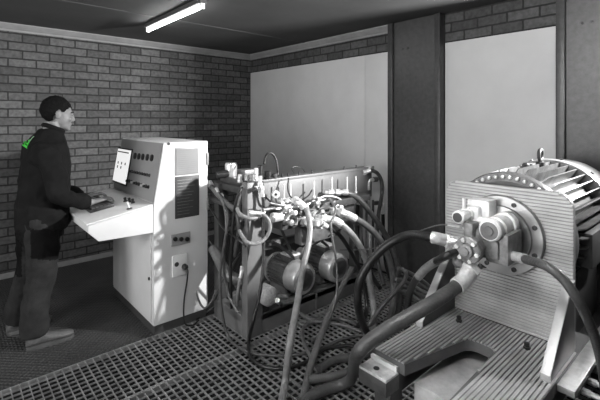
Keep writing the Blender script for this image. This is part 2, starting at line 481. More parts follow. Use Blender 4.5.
# side face of the cabinet
def sq(px, py): return at(px, py, 'y', y0)
def sbox(mb, pa, pb, t0, t1, bevel=0.0):
    a = sq(*pa); b = sq(*pb)
    return mb.box((min(a.x, b.x), y0-t1, min(a.z, b.z)), (max(a.x, b.x), y0-t0, max(a.z, b.z)), bevel)
v = sbox(MB(), (175, 148), (198.5, 173.5), -.002, .006, .002).build('vent', 'facia', con)
a = sq(176, 149); b = sq(197.5, 172.5)
lv = MB(); nl = 13
for i in range(nl):
    z = b.z+(a.z-b.z)*(i+.5)/nl
    lv.prism([(a.x, y0-.006, z-.007), (a.x, y0-.013, z-.007), (a.x, y0-.006, z+.006)], (b.x-a.x, 0, 0))
lv.build('louvre', 'facia', v)
pl = sbox(MB(), (175, 177), (199, 215), -.002, .005, .002).build('data_plate', 'darkp', con)
a = sq(177, 179); b = sq(197.5, 213)
ln = MB()
for i in range(12):
    z = a.z+(b.z-a.z)*(i+.5)/12
    ln.box((a.x, y0-.0062, z-.0022), (a.x+(b.x-a.x)*random.uniform(.55, 1), y0-.004, z+.0022))
ln.build('engraving', 'motorg', pl)
so = sbox(MB(), (171, 235), (190, 242.5), -.002, .008, .002).build('socket_strip', 'facia', con)
for px in (174.5, 180.5, 186.5):
    p = sq(px, 238.7); MB().lathe((p.x, y0-.006, p.z), (0, -1, 0), [(0, .017), (.014, .017), (.016, .012)], 16).build('socket', 'black', so)
ou = sbox(MB(), (172, 256.5), (186.5, 273.5), -.002, .012, .004).build('power_outlet', 'white', con)
p = sq(176, 264); MB().lathe((p.x, y0-.011, p.z), (0, -1, 0), [(0, .018), (.003, .018)], 16).build('outlet_hole', 'darkp', ou)
hg = MB()
for z in (1.30, .93): hg.box((1.608, y0-.012, z-.05), (1.622, y0+.004, z+.05), .003)
hg.build('hinge', 'facia', con)
sc = MB()
for px, py in ((168.5, 143.8),): 
    p = sq(px, py); sc.lathe((p.x, y0+.001, p.z), (0, -1, 0), [(0, .012), (.006, .012)], 10)
sc.build('screw', 'black', con)
# plug and its flex
p = sq(183.5, 266)
pg = thing('power_plug', 'black plug in the outlet on the console side, cable hanging to the floor', 'plug', (p.x, y0, p.z))
MB().lathe((p.x, y0-.012, p.z), (0, -1, 0), [(0, .022), (.03, .021), (.045, .013)], 16).build('plug_body', 'black', pg)
MB().tube(spline([(p.x, y0-.05, p.z), (p.x, y0-.075, p.z-.02), (p.x-.005, y0-.07, p.z-.10), (p.x-.02, y0-.05, .2), (p.x-.012, y0-.05, .04), (p.x+.05, y0-.06, .008), (p.x+.12, y0-.02, .008)]), .006, 8).build('cable', 'black', pg)
# keyboard on the desk
kb = thing('keyboard', 'dark keyboard lying on the console desk under the operator\'s hands', 'keyboard', (.96, 3.42, .95))
kx = Vector((.988, 0, .157)); o0 = Vector((.80, 3.22, .934))
def kp(a, b, h): return o0+kx*a+Vector((0, 1, 0))*b+dn*h
MB().prism([kp(0, 0, .0), kp(.17, 0, .0), kp(.17, .42, .0), kp(0, .42, .0)], dn*.022, .003).build('keyboard_case', 'black', kb)
ks = MB()
for i in range(5):
    for j in range(13):
        a, b = .018+i*.028, .014+j*.030
        ks.prism([kp(a, b, .022), kp(a+.022, b, .022), kp(a+.022, b+.024, .022), kp(a, b+.024, .022)], dn*.007)
ks.build('keys', 'darkp', kb)

# ================================================================== VALVE RIG
RX0, RX1, RY0, RY1 = 1.667, 3.02, 2.46, 2.95
rig = thing('hydraulic_valve_rig', 'grey steel hydraulic valve rig with upright posts, back plate and manifolds beside the console', 'hydraulic rig', (2.3, 2.7, 0))
t = MB()
t.box((RX0, RY0, 0.0), (RX1, RY0+.06, .15), .004); t.box((RX0, RY1-.06, 0), (RX1, RY1, .15), .004)
t.box((RX0, RY0, 0), (RX0+.07, RY1, .15), .004); t.box((RX1-.06, RY0, 0), (RX1, RY1, .15), .004); t.box((RX0, RY0, .10), (RX1, RY1, .14))
t.box((2.36, RY0-.012, .0), (2.372, RY0+.01, .15))
t.build('base_tray', 'frame', rig)
MB().box((RX0-.004, RY0-.004, 0), (RX0+.135, RY0+.07, 1.155), .004).build('post', 'frame', rig)
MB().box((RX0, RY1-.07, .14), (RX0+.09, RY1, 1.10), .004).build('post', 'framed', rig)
MB().box((RX1-.04, RY0+.1, .14), (RX1+.03, RY0+.17, 1.15), .004).build('post', 'frame', rig)
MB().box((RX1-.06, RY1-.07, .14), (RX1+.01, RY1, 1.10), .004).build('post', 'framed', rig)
bp = MB()
bp.box((RX0+.13, RY0+.045, .86), (RX1+.16, RY0+.06, 1.155), .002); bp.box((RX0+.13, RY0+.03, 1.135), (RX1+.16, RY0+.13, 1.157), .003)
bp.build('back_plate', 'frame', rig)
MB().box((RX0+.05, RY0+.06, .60), (RX1, RY0+.10, .66), .004).build('cross_rail', 'frame', rig)
# bolts along the plate's top edge
for px, py in ((283, 170.5), (289, 174), (300, 174), (313, 173), (345, 167), (357, 168.5)):
    p = at(px, py+2, 'y', RY0+.06)
    MB().lathe((p.x, RY0+.07, 1.15), (0, 0, 1), [(0, .012), (.012, .012), (.014, .007), (.035, .007)], 8).build('stud', 'framed', rig)
# pale bleed pins standing on the upper row of ports
for px, yt, yb in ((284, 184, 201), (290.5, 184, 200), (314, 181, 195), (332, 177, 192), (347, 177, 191), (355.8, 176, 190)):
    a = at(px, yt, 'y', 2.42); b = at(px, yb, 'y', 2.42)
    MB().lathe((a.x, 2.42, b.z-.03), (0, 0, 1), [(0, .012), (.02, .012), (.022, .0065), (a.z-b.z+.03, .0065)], 10).build('bleed_pin', 'white', rig)
# upper manifold block, dark, with ports
MB().box((1.90, 2.34, .875), (2.95, 2.465, .935), .006).build('upper_manifold', 'motord', rig)
MB().box((1.90, 2.34, .785), (2.72, 2.46, .855), .008).build('lower_manifold', 'motord', rig)
MB().box((2.12, 2.37, .62), (2.58, 2.455, .76), .006).build('junction_box', 'motorg', rig)
# cartridge valves: horizontal cylinders along X at the left end
p = at(271, 218, 'y', 2.36)
MB().lathe(p, (1, 0, 0.0), [(0, .018), (.015, .036), (.11, .038), (.15, .036), (.16, .026), (.20, .026)], 24).build('accumulator', 'bright', rig)
p = at(263, 210, 'y', 2.38)
MB().lathe(p, (1, 0, 0), [(0, .014), (.13, .014), (.14, .02), (.18, .02)], 14).build('spool_valve', 'dull', rig)
# pale round gauge
p = at(277, 195, 'y', 2.42)
g = MB().lathe(p+Vector((0, .03, 0)), (-.5, -1, .2), [(0, .016), (.02, .03), (.045, .032), (.05, .026)], 20).build('gauge', 'bright', rig)
MB().lathe(p+Vector((0, .03, 0))+Vector((-.5, -1, .2)).normalized()*.049, (-.5, -1, .2), [(0, .01), (.006, .01)], 12).build('gauge_stem', 'black', g)
# the five hose outlet valves: hex nuts and bodies pointing out of the lower manifold
def outlet(px, py, y, dirv, r, L, m='bright'):
    p = at(px, py, 'y', y); dv = Vector(dirv).normalized()
    o = MB(); o.lathe(p-dv*.05, dv, [(0, r*.9), (.03, r*.9), (.031, r*1.15)], 20)
    t = -.02
    seq = [(.28, 1.25, 6), (.1, .85, 20), (.22, 1.35, 6), (.12, .95, 20), (.28, 1.2, 6)]
    for f, k, s in seq:
        o.lathe(p+dv*t, dv, [(0, r*k*.94), (f*L*.15, r*k), (f*L*.85, r*k), (f*L, r*k*.94)], s, .3); t += f*L
    o.build('outlet_valve', m, rig)
    return p+dv*t, dv
outC = outlet(309, 214, 2.40, (0.02, -1, -.05), .036, .20)
outD = outlet(326, 210, 2.42, (0.15, -1, -.02), .035, .20)
outE = outlet(300, 221, 2.38, (0.15, -1, .06), .033, .24)
outB = outlet(331, 192.5, 2.42, (.75, -.66, .03), .021, .17)
outA = outlet(284, 201, 2.42, (.55, -.83, .05), .020, .12, 'bright')
for px, py in ((292, 217), (303, 209), (317, 203), (321, 212)):
    p = at(px, py, 'y', 2.36); MB().lathe(p+Vector((0, .05, 0)), (random.uniform(-.3, .3), -1, .1), [(0, .03), (.04, .034), (.06, .022), (.085, .024), (.09, .018)], 10).build('relief_valve', 'dull', rig)
for px, py, r in ((307, 211, .010), (318, 205, .009), (300, 214, .011), (296, 222, .01)):
    p = at(px, py, 'y', 2.33); MB().lathe(p, (0.1, 0, 1), [(-.02, r*1.3), (.01, r*1.3), (.012, r), (.06, r), (.064, r*.7)], 10).build('test_point', 'bright', rig)
# small valve bodies and short pipes crowding the manifold front
for px, py, y, r, L, ms in ((281, 208, 2.36, .020, .07, 'dull'), (289, 212, 2.34, .018, .09, 'bright'), (298, 213, 2.32, .024, .06, 'framed'), (312, 203, 2.36, .020, .08, 'dull'), (318, 216, 2.30, .026, .08, 'dull'), (330, 203, 2.37, .024, .07, 'framed'), (336, 207, 2.36, .018, .08, 'bright'), (323, 222, 2.30, .022, .09, 'bright'), (286, 222, 2.33, .022, .08, 'dull'), (342, 212, 2.38, .022, .07, 'framed')):
    p = at(px, py, 'y', y)
    MB().lathe(p+Vector((0, .06, 0)), (0, -1, .05), [(0, r), (.05, r), (.052, r*1.3), (.05+L*.4, r*1.3), (.052+L*.4, r*.8), (.05+L*.7, r*.8), (.052+L*.7, r*1.1), (.05+L, r*1.1), (.055+L, r*.6)], 8).build('valve_body', ms, rig)
for pts_, r, ms in (([(276, 209), (290, 207), (303, 206), (316, 201), (330, 199)], .008, 'bright'), ([(284, 213), (300, 210), (318, 209), (338, 201), (350, 203)], .009, 'framed'), ([(270, 203), (280, 205), (292, 205), (300, 202)], .007, 'dull'), ([(318, 199), (326, 196), (338, 198), (346, 205)], .008, 'bright')):
    MB().tube(spline([at(px, py, 'y', 2.325+.01*k) for k, (px, py) in enumerate(pts_)], 6), r, 8).build('manifold_pipe', ms, rig)
# dark valve with solenoid at the outlet of the thick upper hose, and dark body below it
p = at(344, 196, 'y', 2.44)
MB().box(p+Vector((-.05, -.05, -.02)), p+Vector((.05, .04, .045)), .012).build('check_valve', 'framed', rig)
MB().lathe(p+Vector((0.01, 0, -.02)), (0, 0, -1), [(0, .045), (.09, .045), (.10, .03), (.14, .03)], 18).build('filter_bowl', 'framed', rig)
# loose small manifold and solenoid cluster on top of the left end
top = MB(); top.box((1.70, 2.52, 1.05), (2.16, 3.02, 1.10), .004); top.build('valve_shelf', 'framed', rig)
sb = MB().box((1.74, 2.60, 1.10), (2.10, 2.98, 1.15), .006).build('pilot_manifold', 'motord', rig)
p = at(231, 176, 'y', 2.9)
MB().lathe((p.x, p.y, 1.14), (0, 0, 1), [(0, .045), (.01, .05), (.105, .05), (.12, .045)], 24).build('solenoid', 'steel', rig)
MB().box((p.x+.07, 2.80, 1.145), (p.x+.19, 2.93, 1.20), .008).build('solenoid', 'motorg', rig)
p = at(222, 175, 'y', 2.92)
MB().lathe((p.x-.05, p.y, 1.165), (1, -.3, .1), [(0, .03), (.09, .035), (.10, .025)], 16).build('solenoid_coil', 'black', rig)
for px, py, ms, h, r in ((256, 172, 'white', .075, .016), (260, 165, 'black', .09, .022), (268, 171, 'black', .05, .03), (247, 177, 'bright', .04, .02), (240, 179, 'bright', .05, .018), (252, 178, 'dull', .04, .025), (274, 176, 'framed', .03, .03)):
    p = at(px, py, 'y', 2.52 if px > 250 else 2.62)
    MB().lathe((p.x, p.y, min(p.z-h/2, 1.158 if px > 250 else 1.14)), (0, 0, 1), [(0, r*1.2), (h*.3, r*1.2), (h*.32, r*.8), (h*.5, r*.8), (h*.52, r), (h*1.2, r), (h*1.25, r*.7)], 14).build('pilot_valve', ms, rig)
# bright tee fittings running down the front of the post
p = at(260, 184, 'y', 2.43)
fz = MB(); fz.lathe(p+Vector((0, 0, .06)), (0, 0, -1), [(0, .016), (.05, .016), (.052, .022), (.08, .022), (.082, .014), (.13, .014)], 10)
fz.lathe(p+Vector((.01, .02, -.03)), (-1, -.3, 0), [(0, .014), (.03, .018), (.05, .018), (.055, .012)], 10)
fz.build('tee_fitting', 'bright', rig)
MB().lathe(p+Vector((-.04, 0, -.035)), (-1, -.4, 0), [(0, .016), (.02, .02), (.03, .014)], 12).build('fitting_knob', 'black', rig)
# angled cap at the far end of the plate
MB().box((RX1+.09, RY0+.02, 1.13), (RX1+.17, RY0+.09, 1.165), .006).build('end_bracket', 'bright', rig)
# riser pipes at the right end of the rig
for k, (px, yt, yb, m_, r) in enumerate(((366.5, 196, 262, 'dull', .012), (369.5, 186, 268, 'bright', .012), (361, 205, 262, 'frame', .018), (354, 200, 255, 'frame', .014), (373, 200, 270, 'framed', .012))):
    a = at(px, yt, 'y', 2.52); zb = at(px, yb, 'y', 2.52).z
    MB().tube([(a.x, 2.52, a.z), (a.x, 2.52, (a.z+zb)/2), (a.x, 2.52, max(zb, .15))], r, 10).build('riser_pipe', m_, rig)
p = at(369, 186, 'y', 2.50)
el = MB().tube(spline([p+Vector((0, 0, -.04)), p+Vector((0, 0, .03)), p+Vector((.02, -.01, .06)), p+Vector((.07, -.02, .055))], 6), .016, 10); el.build('elbow', 'bright', rig)
nb = MB(); nb.hexnut(p+Vector((.05, -.015, .06)), (1, -.2, 0), .05, .026); nb.build('elbow_nut', 'framed', rig)
p = at(376, 203, 'y', 2.5); nb = MB(); nb.hexnut(p+Vector((-.03, 0, 0)), (1, 0, 0), .07, .022); nb.build('elbow_nut', 'framed', rig)

# two small electric motors on the tray
def small_motor(label):
    r = thing('electric_motor', label, 'electric motor', (0, 0, 0), 'small electric motors on the rig tray')
    L, R = .25, .119
    MB().lathe((0, 0, 0), (0, 1, 0), [(0, R*.96), (L, R*.96)], 32).build('motor_body', 'motorg', r)
    f = MB()
    for k in range(26):
        a = 2*PI*k/26
        c = Vector((math.cos(a), 0, math.sin(a))); s = Vector((-math.sin(a), 0, math.cos(a)))
        f.prism([c*R*.93+s*.003+Vector((0, .01, 0)), c*R*.93-s*.003+Vector((0, .01, 0)), c*R*1.09-s*.0025+Vector((0, .01, 0)), c*R*1.09+s*.0025+Vector((0, .01, 0))], (0, L-.02, 0))
    f.build('cooling_fins', 'motorg', r)
    cw = MB().lathe((0, 0, 0), (0, -1, 0), [(-.02, R*1.10), (.09, R*1.10), (.108, R*1.02), (.112, R*.9), (.112, R*.75)], 36).build('fan_cowl', 'motorc', r)
    gr = MB()
    for rr in (.2, .38, .56, .74):
        gr.lathe((0, -.112, 0), (0, -1, 0), [(0, R*rr+.004), (.004, R*rr+.003), (.004, R*rr-.003)], 30)
    gr.build('cowl_grille', 'motorg', cw)
    MB().lathe((0, L, 0), (0, 1, 0), [(0, R*1.08), (.03, R*1.1), (.07, R*.7), (.11, R*.5), (.17, R*.5)], 30).build('end_bell', 'motorc', r)
    tb = MB().box((-.055, .015, R*.95), (.055, .135, R*.95+.05), .008).build('terminal_box', 'motorg', r)
    MB().box((-.06, .01, R*.95+.048), (.06, .14, R*.95+.064), .004).build('terminal_lid', 'castw', tb)
    MB().lathe((.055, .08, R+.02), (1, 0, 0), [(0, .014), (.03, .014)], 10).build('cable_gland', 'black', tb)
    ft = MB(); ft.box((-.10, .03, -R-.035), (-.05, .23, -R+.04), .004); ft.box((.05, .03, -R-.035), (.10, .23, -R+.04), .004); ft.box((-.11, .02, -R-.038), (.11, .24, -R-.025), .003)
    ft.build('foot', 'motorg', r)
    return r
m1 = small_motor('grey electric motor on the rig tray, nearer the upright post, partly behind the pale hose')
m2 = copy_tree(m1); m2['label'] = 'grey electric motor on the rig tray, with a pale terminal lid, further from the post'
m1.location = (2.215, 2.545, .15+.157); m2.location = (2.615, 2.53, .15+.157)
# round filter beside the first motor
p = at(271, 296, 'y', 2.38)
fl = thing('oil_filter', 'grey rounded filter canister on the tray between post and motor', 'filter', (p.x, 2.5, .15))
MB().lathe((p.x, 2.36, .295), (0, 1, 0), [(0, .02), (.004, .042), (.016, .062), (.032, .072), (.14, .072), (.15, .06), (.19, .06)], 28).build('canister', 'castg', fl)
MB().box((p.x-.05, 2.46, .15), (p.x+.05, 2.54, .24), .006).build('bracket', 'framed', fl)
MB().lathe((p.x+.05, 2.42, .275), (1, -.25, -.28), [(0, .024), (.03, .024), (.031, .018), (.12, .018)], 14).build('outlet_spout', 'dull', fl)
# thick pipe on the left side of the rig
pp = MB().tube(spline([(1.66, 2.955, .56), (1.655, 2.86, .50), (1.65, 2.72, .42), (1.72, 2.60, .36)], 8), .042, 18).build('suction_pipe', 'motorg', rig)

# ================================================================== PUMP STAND (grooved aluminium)
PX, PYR, PYL, PZ0, PZ1 = 2.20, .55, 1.187, .54, 1.272
st = thing('pump_stand', 'grooved aluminium pump stand with upright plate and slotted base plate at right', 'pump stand', (2.2, .87, 0))
# upright plate: backing with rounded top corners, then raised ridges
def rounded(y_a, y_b, z_a, z_b, r, n=8):
    pts = [(y_a, z_a), (y_b, z_a)]
    for k in range(n+1): an = PI/2*k/n; pts.append((y_b-r+r*math.cos(an), z_b-r+r*math.sin(an)))
    for k in range(n+1): an = PI/2+PI/2*k/n; pts.append((y_a+r+r*math.cos(an), z_b-r+r*math.sin(an)))
    return pts
cr = .075
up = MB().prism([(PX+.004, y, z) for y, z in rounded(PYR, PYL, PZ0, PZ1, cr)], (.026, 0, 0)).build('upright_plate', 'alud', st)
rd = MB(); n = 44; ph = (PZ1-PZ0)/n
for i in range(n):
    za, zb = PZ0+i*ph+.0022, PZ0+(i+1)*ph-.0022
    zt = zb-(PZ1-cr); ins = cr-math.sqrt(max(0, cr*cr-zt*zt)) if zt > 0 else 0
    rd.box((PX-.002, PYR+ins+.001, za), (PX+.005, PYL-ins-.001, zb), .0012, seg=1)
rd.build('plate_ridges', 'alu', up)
# base plate, U-shaped with tapering slot
BZ = PZ0; BX0 = 1.525
outer = [(BX0, 1.183), (2.42, 1.183), (2.42, .535), (1.45, .535)]
def slot_y(x):
    """y range of the slot at this x (None = no slot)"""
    if x > 1.945: return None
    lo = .775 + (.795-.775)*(x-1.45)/.5
    hi = 1.02-(1.02-.93)*max(0, (x-1.52))/.42
    if x > 1.90:
        c = .045-math.sqrt(max(0, .045**2-(x-1.90)**2)); lo += c; hi -= c
    return lo, hi
poly = [(BX0, 1.183), (2.42, 1.183), (2.42, .535), (1.45, .535), (1.45, slot_y(1.45)[0])]
xs = [1.6, 1.75, 1.88, 1.90, 1.915, 1.93, 1.94, 1.9445]
poly += [(x, slot_y(x)[0]) for x in xs] + [(x, slot_y(x)[1]) for x in reversed(xs)] + [(BX0, slot_y(BX0)[1])]
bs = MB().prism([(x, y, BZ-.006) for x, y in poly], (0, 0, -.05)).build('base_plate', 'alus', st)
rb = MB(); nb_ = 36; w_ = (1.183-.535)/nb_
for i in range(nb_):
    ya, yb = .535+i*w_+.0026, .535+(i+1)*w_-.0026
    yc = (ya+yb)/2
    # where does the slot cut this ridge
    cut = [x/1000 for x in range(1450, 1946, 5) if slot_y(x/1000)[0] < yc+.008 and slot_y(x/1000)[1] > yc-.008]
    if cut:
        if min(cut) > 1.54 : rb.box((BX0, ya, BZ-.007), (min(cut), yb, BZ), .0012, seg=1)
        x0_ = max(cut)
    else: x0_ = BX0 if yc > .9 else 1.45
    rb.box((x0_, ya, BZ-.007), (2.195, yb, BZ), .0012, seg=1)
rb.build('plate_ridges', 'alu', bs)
# gussets either side, shaded face and lit edge put into their colours
for yc in (1.150, .563):
    g = MB().prism([(1.865, yc-.018, BZ), (2.20, yc-.018, BZ), (2.20, yc-.018, .86), (2.17, yc-.018, .86), (1.865, yc-.018, BZ+.03)], (0, .036, 0), .002).build('gusset', 'framed', st)
    MB().prism([(1.861, yc-.019, BZ+.03), (2.166, yc-.019, .86), (2.20, yc-.019, .862), (2.20, yc-.019, .870), (2.160, yc-.019, .868), (1.852, yc-.019, BZ+.03), (1.852, yc-.019, BZ), (1.861, yc-.019, BZ)], (0, .038, 0), .001).build('lit_gusset_edge', 'alu', g)
# under-frame, legs and foot block
uf = MB()
for yc in (1.11, .60): uf.box((1.48, yc-.05, BZ-.16), (3.02, yc+.05, BZ-.057), .004)
uf.box((2.30, .55, BZ-.16), (2.40, 1.16, BZ-.057)); uf.build('under_frame', 'framed', st)
for x, y in ((1.53, 1.11), (1.53, .60), (2.98, 1.11), (2.98, .60)):
    MB().box((x-.045, y-.045, 0), (x+.045, y+.045, BZ-.155), .004).build('leg', 'framed', st)
fb = MB().box((1.425, 1.045, BZ-.125), (1.522, 1.20, BZ-.062), .004).build('clamp_block', 'motord', st)
MB().box((1.427, 1.047, BZ-.0625), (1.521, 1.198, BZ-.05), .003).build('lit_clamp_top', 'bright', fb)  # pale slab on a darkened block, painting in light from above
MB().box((1.508, 1.05, BZ-.05), (1.524, 1.195, BZ-.028), .002).build('shim', 'white', st)
MB().lathe((1.468, 1.13, BZ-.052), (0, 0, 1), [(0, .014), (.004, .014), (.0045, .009)], 14).build('screw_hole', 'black', fb)
sr = MB(); sr.box((1.9, .47, BZ-.045), (2.9, .535, BZ-.018), .003); sr.build('side_rail', 'steel', st)
sr = MB(); sr.box((2.26, .43, BZ-.10), (2.95, .50, BZ-.06), .003); sr.build('side_rail', 'dull', st)
for x in (1.95, 2.05, 2.15):
    MB().lathe((x, .48, BZ-.085), (0, -1, 0), [(0, .016), (.03, .016), (.031, .011), (.085, .011)], 8).build('side_bolt', 'bright', st)
for px, py in ((459, 319.5), (527, 346.5)):
    p = at(px, py+2, 'z', BZ); MB().lathe((p.x, p.y, BZ-.002), (0, 0, 1), [(0, .016), (.012, .016), (.013, .012), (.030, .012), (.032, .008)], 6).build('bolt', 'black', st)
for px, py in ((485.5, 265), (481, 266)):
    p = at(px, py, 'x', PX); MB().lathe((PX, p.y, p.z), (-1, 0, 0), [(0, .015), (.014, .015), (.016, .010)], 6).build('bolt', 'black', st)
p = at(497, 271, 'x', PX); MB().lathe((PX, p.y, p.z), (-1, 0, 0), [(0, .008), (.006, .008)], 8).build('bolt', 'bright', st)
# crate-like pale box under the slot
MB().box((1.60, .66, 0), (2.25, 1.02, .425), .006).build('drip_tray', 'tray')
tag(bpy.data.objects['drip_tray'], 'pale grey drip box on the floor, seen through the slot of the pump stand', 'drip box')

# turned flange disc with pumps
MYC, MZC = .87, 1.02
fd = thing('hydraulic_pump', 'hydraulic pump with pale valve bodies on a turned round flange', 'pump', (2.16, MYC, MZC))
fl_ = MB().lathe((PX-.002, MYC, MZC), (-1, 0, 0), [(0, .205), (.022, .205), (.026, .201), (.026, .155), (.034, .150), (.036, .10)], 64).build('flange', 'disc', fd)
for k in range(8):
    a = PI/8+k*PI/4
    MB().lathe((PX-.024, MYC+.178*math.cos(a), MZC+.178*math.sin(a)), (-1, 0, 0), [(0, .012), (.010, .012), (.011, .006), (.006, .006)], 12).build('flange_screw', 'framed', fl_)
# pump housing
MB().lathe((PX-.03, MYC+.02, MZC-.01), (-1, 0, 0), [(0, .095), (.03, .095), (.05, .08), (.17, .075), (.19, .065)], 28).build('pump_housing', 'dull', fd)
MB().box((1.967, MYC-.12, MZC-.09), (2.15, MYC-.01, MZC+.06), .015).build('pump_body', 'dull', fd)
p = at(466, 251, 'x', 1.845)
pc = MB().lathe(p+Vector((.10, 0, 0)), (-1, 0, 0), [(0, .05), (.05, .058), (.06, .066), (.085, .066), (.09, .06), (.092, .036), (.11, .034), (.112, .02), (.12, .02)], 10, .2).build('front_cover', 'dull', fd)
for k in range(6):
    a = k*PI/3+.2; MB().hexnut(p+Vector((.012, .050*math.cos(a), .050*math.sin(a))), (-1, 0, 0), .014, .011).build('cover_bolt', 'bright', pc)
# big pale cylinder (upper right valve)
p = at(489, 231, 'x', 1.93)
cy = MB().lathe(p+Vector((.21, 0, 0)), (-1, 0, 0), [(0, .06), (.04, .06), (.045, .05), (.085, .05), (.088, .055), (.14, .055), (.145, .045), (.155, .045), (.158, .053), (.20, .053), (.21, .045)], 28).build('valve_cylinder', 'castw', fd)
MB().lathe(p+Vector((.004, 0, 0)), (-1, 0, 0), [(0, .042), (.005, .042), (.006, .022), (.012, .020)], 20).build('valve_cap', 'motorg', cy)
# pale casting upper left
ca = MB(); a = at(482, 207, 'x', 2.13); ca.box(a+Vector((-.05, -.06, -.05)), a+Vector((.05, .06, .045)), .018)
a2 = at(474, 212, 'x', 2.08); ca.box(a2+Vector((-.04, -.04, -.04)), a2+Vector((.04, .05, .035)), .015)
a3 = at(482, 221, 'x', 2.06); ca.lathe(a3+Vector((0, .1, 0)), (0, -1, 0), [(0, .022), (.16, .022)], 14)
ca.build('valve_block', 'castw', fd)
p = at(457.5, 217.5, 'x', 1.93)
v2 = MB().lathe(p+Vector((.16, 0, 0)), (-1, 0, 0), [(0, .034), (.06, .034), (.065, .028), (.11, .028), (.112, .033), (.155, .033), (.16, .028)], 18).build('valve_cylinder', 'castw', fd)
MB().lathe(p, (-1, 0, 0), [(0, .024), (.004, .024), (.0045, .012)], 16).build('valve_cap', 'framed', v2)
p = at(464, 209, 'x', 2.02); MB().lathe(p, (0, 0, 1), [(-.03, .013), (.0, .013), (.002, .009), (.055, .009)], 10).build('vent_pin', 'castw', fd)
p = at(471, 232, 'x', 1.98); MB().box(p+Vector((-.03, -.022, -.05)), p+Vector((.05, .025, .05)), .012).build('pilot_block', 'dull', fd)
p = at(479, 233, 'x', 2.0); MB().lathe(p+Vector((0, .03, 0)), (0, -1, 0), [(0, .02), (.06, .02)], 12).build('pilot_pipe', 'castw', fd)
p = at(496, 247, 'x', 2.0); MB().box(p+Vector((-.05, -.03, -.05)), p+Vector((.06, .05, .04)), .014).build('port_block', 'dull', fd)
p = at(457, 262, 'x', 1.87); MB().ball(p+Vector((.02, 0, 0)), (.04, .03, .03)).build('lower_valve', 'dull', fd)
p = at(470, 266, 'x', 1.90); MB().tube(spline([p+Vector((.08, 0, .04)), p+Vector((.01, 0, .02)), p+Vector((-.01, 0.01, -.02)), p+Vector((-.04, .02, -.05))], 6), .026, 14).build('suction_elbow', 'bright', fd)
p = at(450, 240, 'x', 1.93)
ad = MB(); ad.hexnut(p+Vector((0, .03, 0)), (.2, -1, 0), .03, .026); ad.lathe(p, (.2, -1, 0), [(0, .018), (.09, .018)], 12); ad.hexnut(p+Vector((.01, -.045, 0)), (.2, -1, 0), .03, .028)
ad.build('port_adapter', 'bright', fd)
p = at(463, 227, 'x', 1.97)
ad = MB(); ad.lathe(p+Vector((0, 0, 0)), (0, -.5, -.6), [(0, .006), (.08, .006)], 8); ad.build('sensor_pipe', 'bright', fd)

# ================================================================== BIG FINNED MOTOR
bm_ = thing('large_electric_motor', 'large finned electric motor with lifting eye behind the grooved upright plate', 'electric motor', (2.75, MYC, .55))
MR = .30; F0, F1 = 2.33, 2.98
MB().lathe((F0, MYC, MZC), (1, 0, 0), [(-.08, .20), (-.07, MR*.90), (-.02, MR*.92), (0, MR*.88), (F1-F0, MR*.88)], 64).build('motor_body', 'framed', bm_)  # darker than the fins, painting shade into the gaps
f = MB(); nf = 40
for k in range(nf):
    a = 2*PI*k/nf
    if 1.25*PI < a < 1.75*PI: continue
    c = Vector((0, math.cos(a), math.sin(a))); s = Vector((0, -math.sin(a), math.cos(a))); o_ = Vector((0, MYC, MZC))
    prof = [(F0+.015, .86), (F0+.02, .95), (F0+.09, 1.085), (F1-.01, 1.095), (F1-.01, .86)]
    A_ = [o_+Vector((x, 0, 0))+c*MR*rr+s*.0035 for x, rr in prof]
    f.prism(A_, s*-.007)
f.build('cooling_fins', 'fins', bm_)
fr_ = MB().lathe((F0-.07, MYC, MZC), (1, 0, 0), [(0, MR*.80), (.0, MR*1.04), (.03, MR*1.07), (.05, MR*1.05), (.05, MR*.9)], 64).build('front_end_ring', 'motorg', bm_)
for k in range(22):
    a = PI*(.08+.84*k/21)
    MB().lathe((F0-.072, MYC+MR*.98*math.cos(a), MZC+MR*.98*math.sin(a)), (-1, 0, 0), [(0, .010), (.012, .010), (.014, .006)], 6).build('bell_screw', 'bright', fr_)
MB().lathe((F1-.03, MYC, MZC), (1, 0, 0), [(0, MR*.95), (0, MR*1.13), (.015, MR*1.15), (.05, MR*1.15), (.055, MR*1.10), (.32, MR*1.08), (.36, MR*.95), (.36, MR*.4)], 64).build('fan_cowl', 'cowl', bm_)
hb = MB()
for k in range(12):
    a = 2*PI*(k+.3)/12
    hb.lathe((F1+.02, MYC+MR*1.135*math.cos(a), MZC+MR*1.135*math.sin(a)), (0, math.cos(a), math.sin(a)), [(0, .010), (.012, .010)], 8)
hb.build('cowl_screws', 'black', bm_)
ex, ez = 2.78, MZC+MR*1.09
tor = MB()
ep = [Vector((ex+.03*math.cos(2*PI*k/20), MYC, ez+.055+.034*math.sin(2*PI*k/20))) for k in range(21)]
tor.tube(ep, .011, 10, cap=False); tor.lathe((ex, MYC, ez-.03), (0, 0, 1), [(0, .028), (.04, .028), (.045, .016), (.06, .014)], 16)
tor.build('lifting_eye', 'framed', bm_)
p = at(527.5, 166.5, 'x', 2.6)
MB().lathe((2.62, MYC+.03, ez-.03), (0, 0, 1), [(0, .02), (.035, .02), (.045, .012)], 10).build('grease_cap', 'framed', bm_)
tbm = MB().box((2.45, PYR-.02, MZC-.16), (2.80, PYR+.08, MZC+.02), .01).build('terminal_box', 'framed', bm_)
for yy in (MYC-.26, MYC+.18): MB().box((2.42, yy, BZ-.056), (2.92, yy+.08, MZC-.2), .006).build('foot', 'framed', bm_)

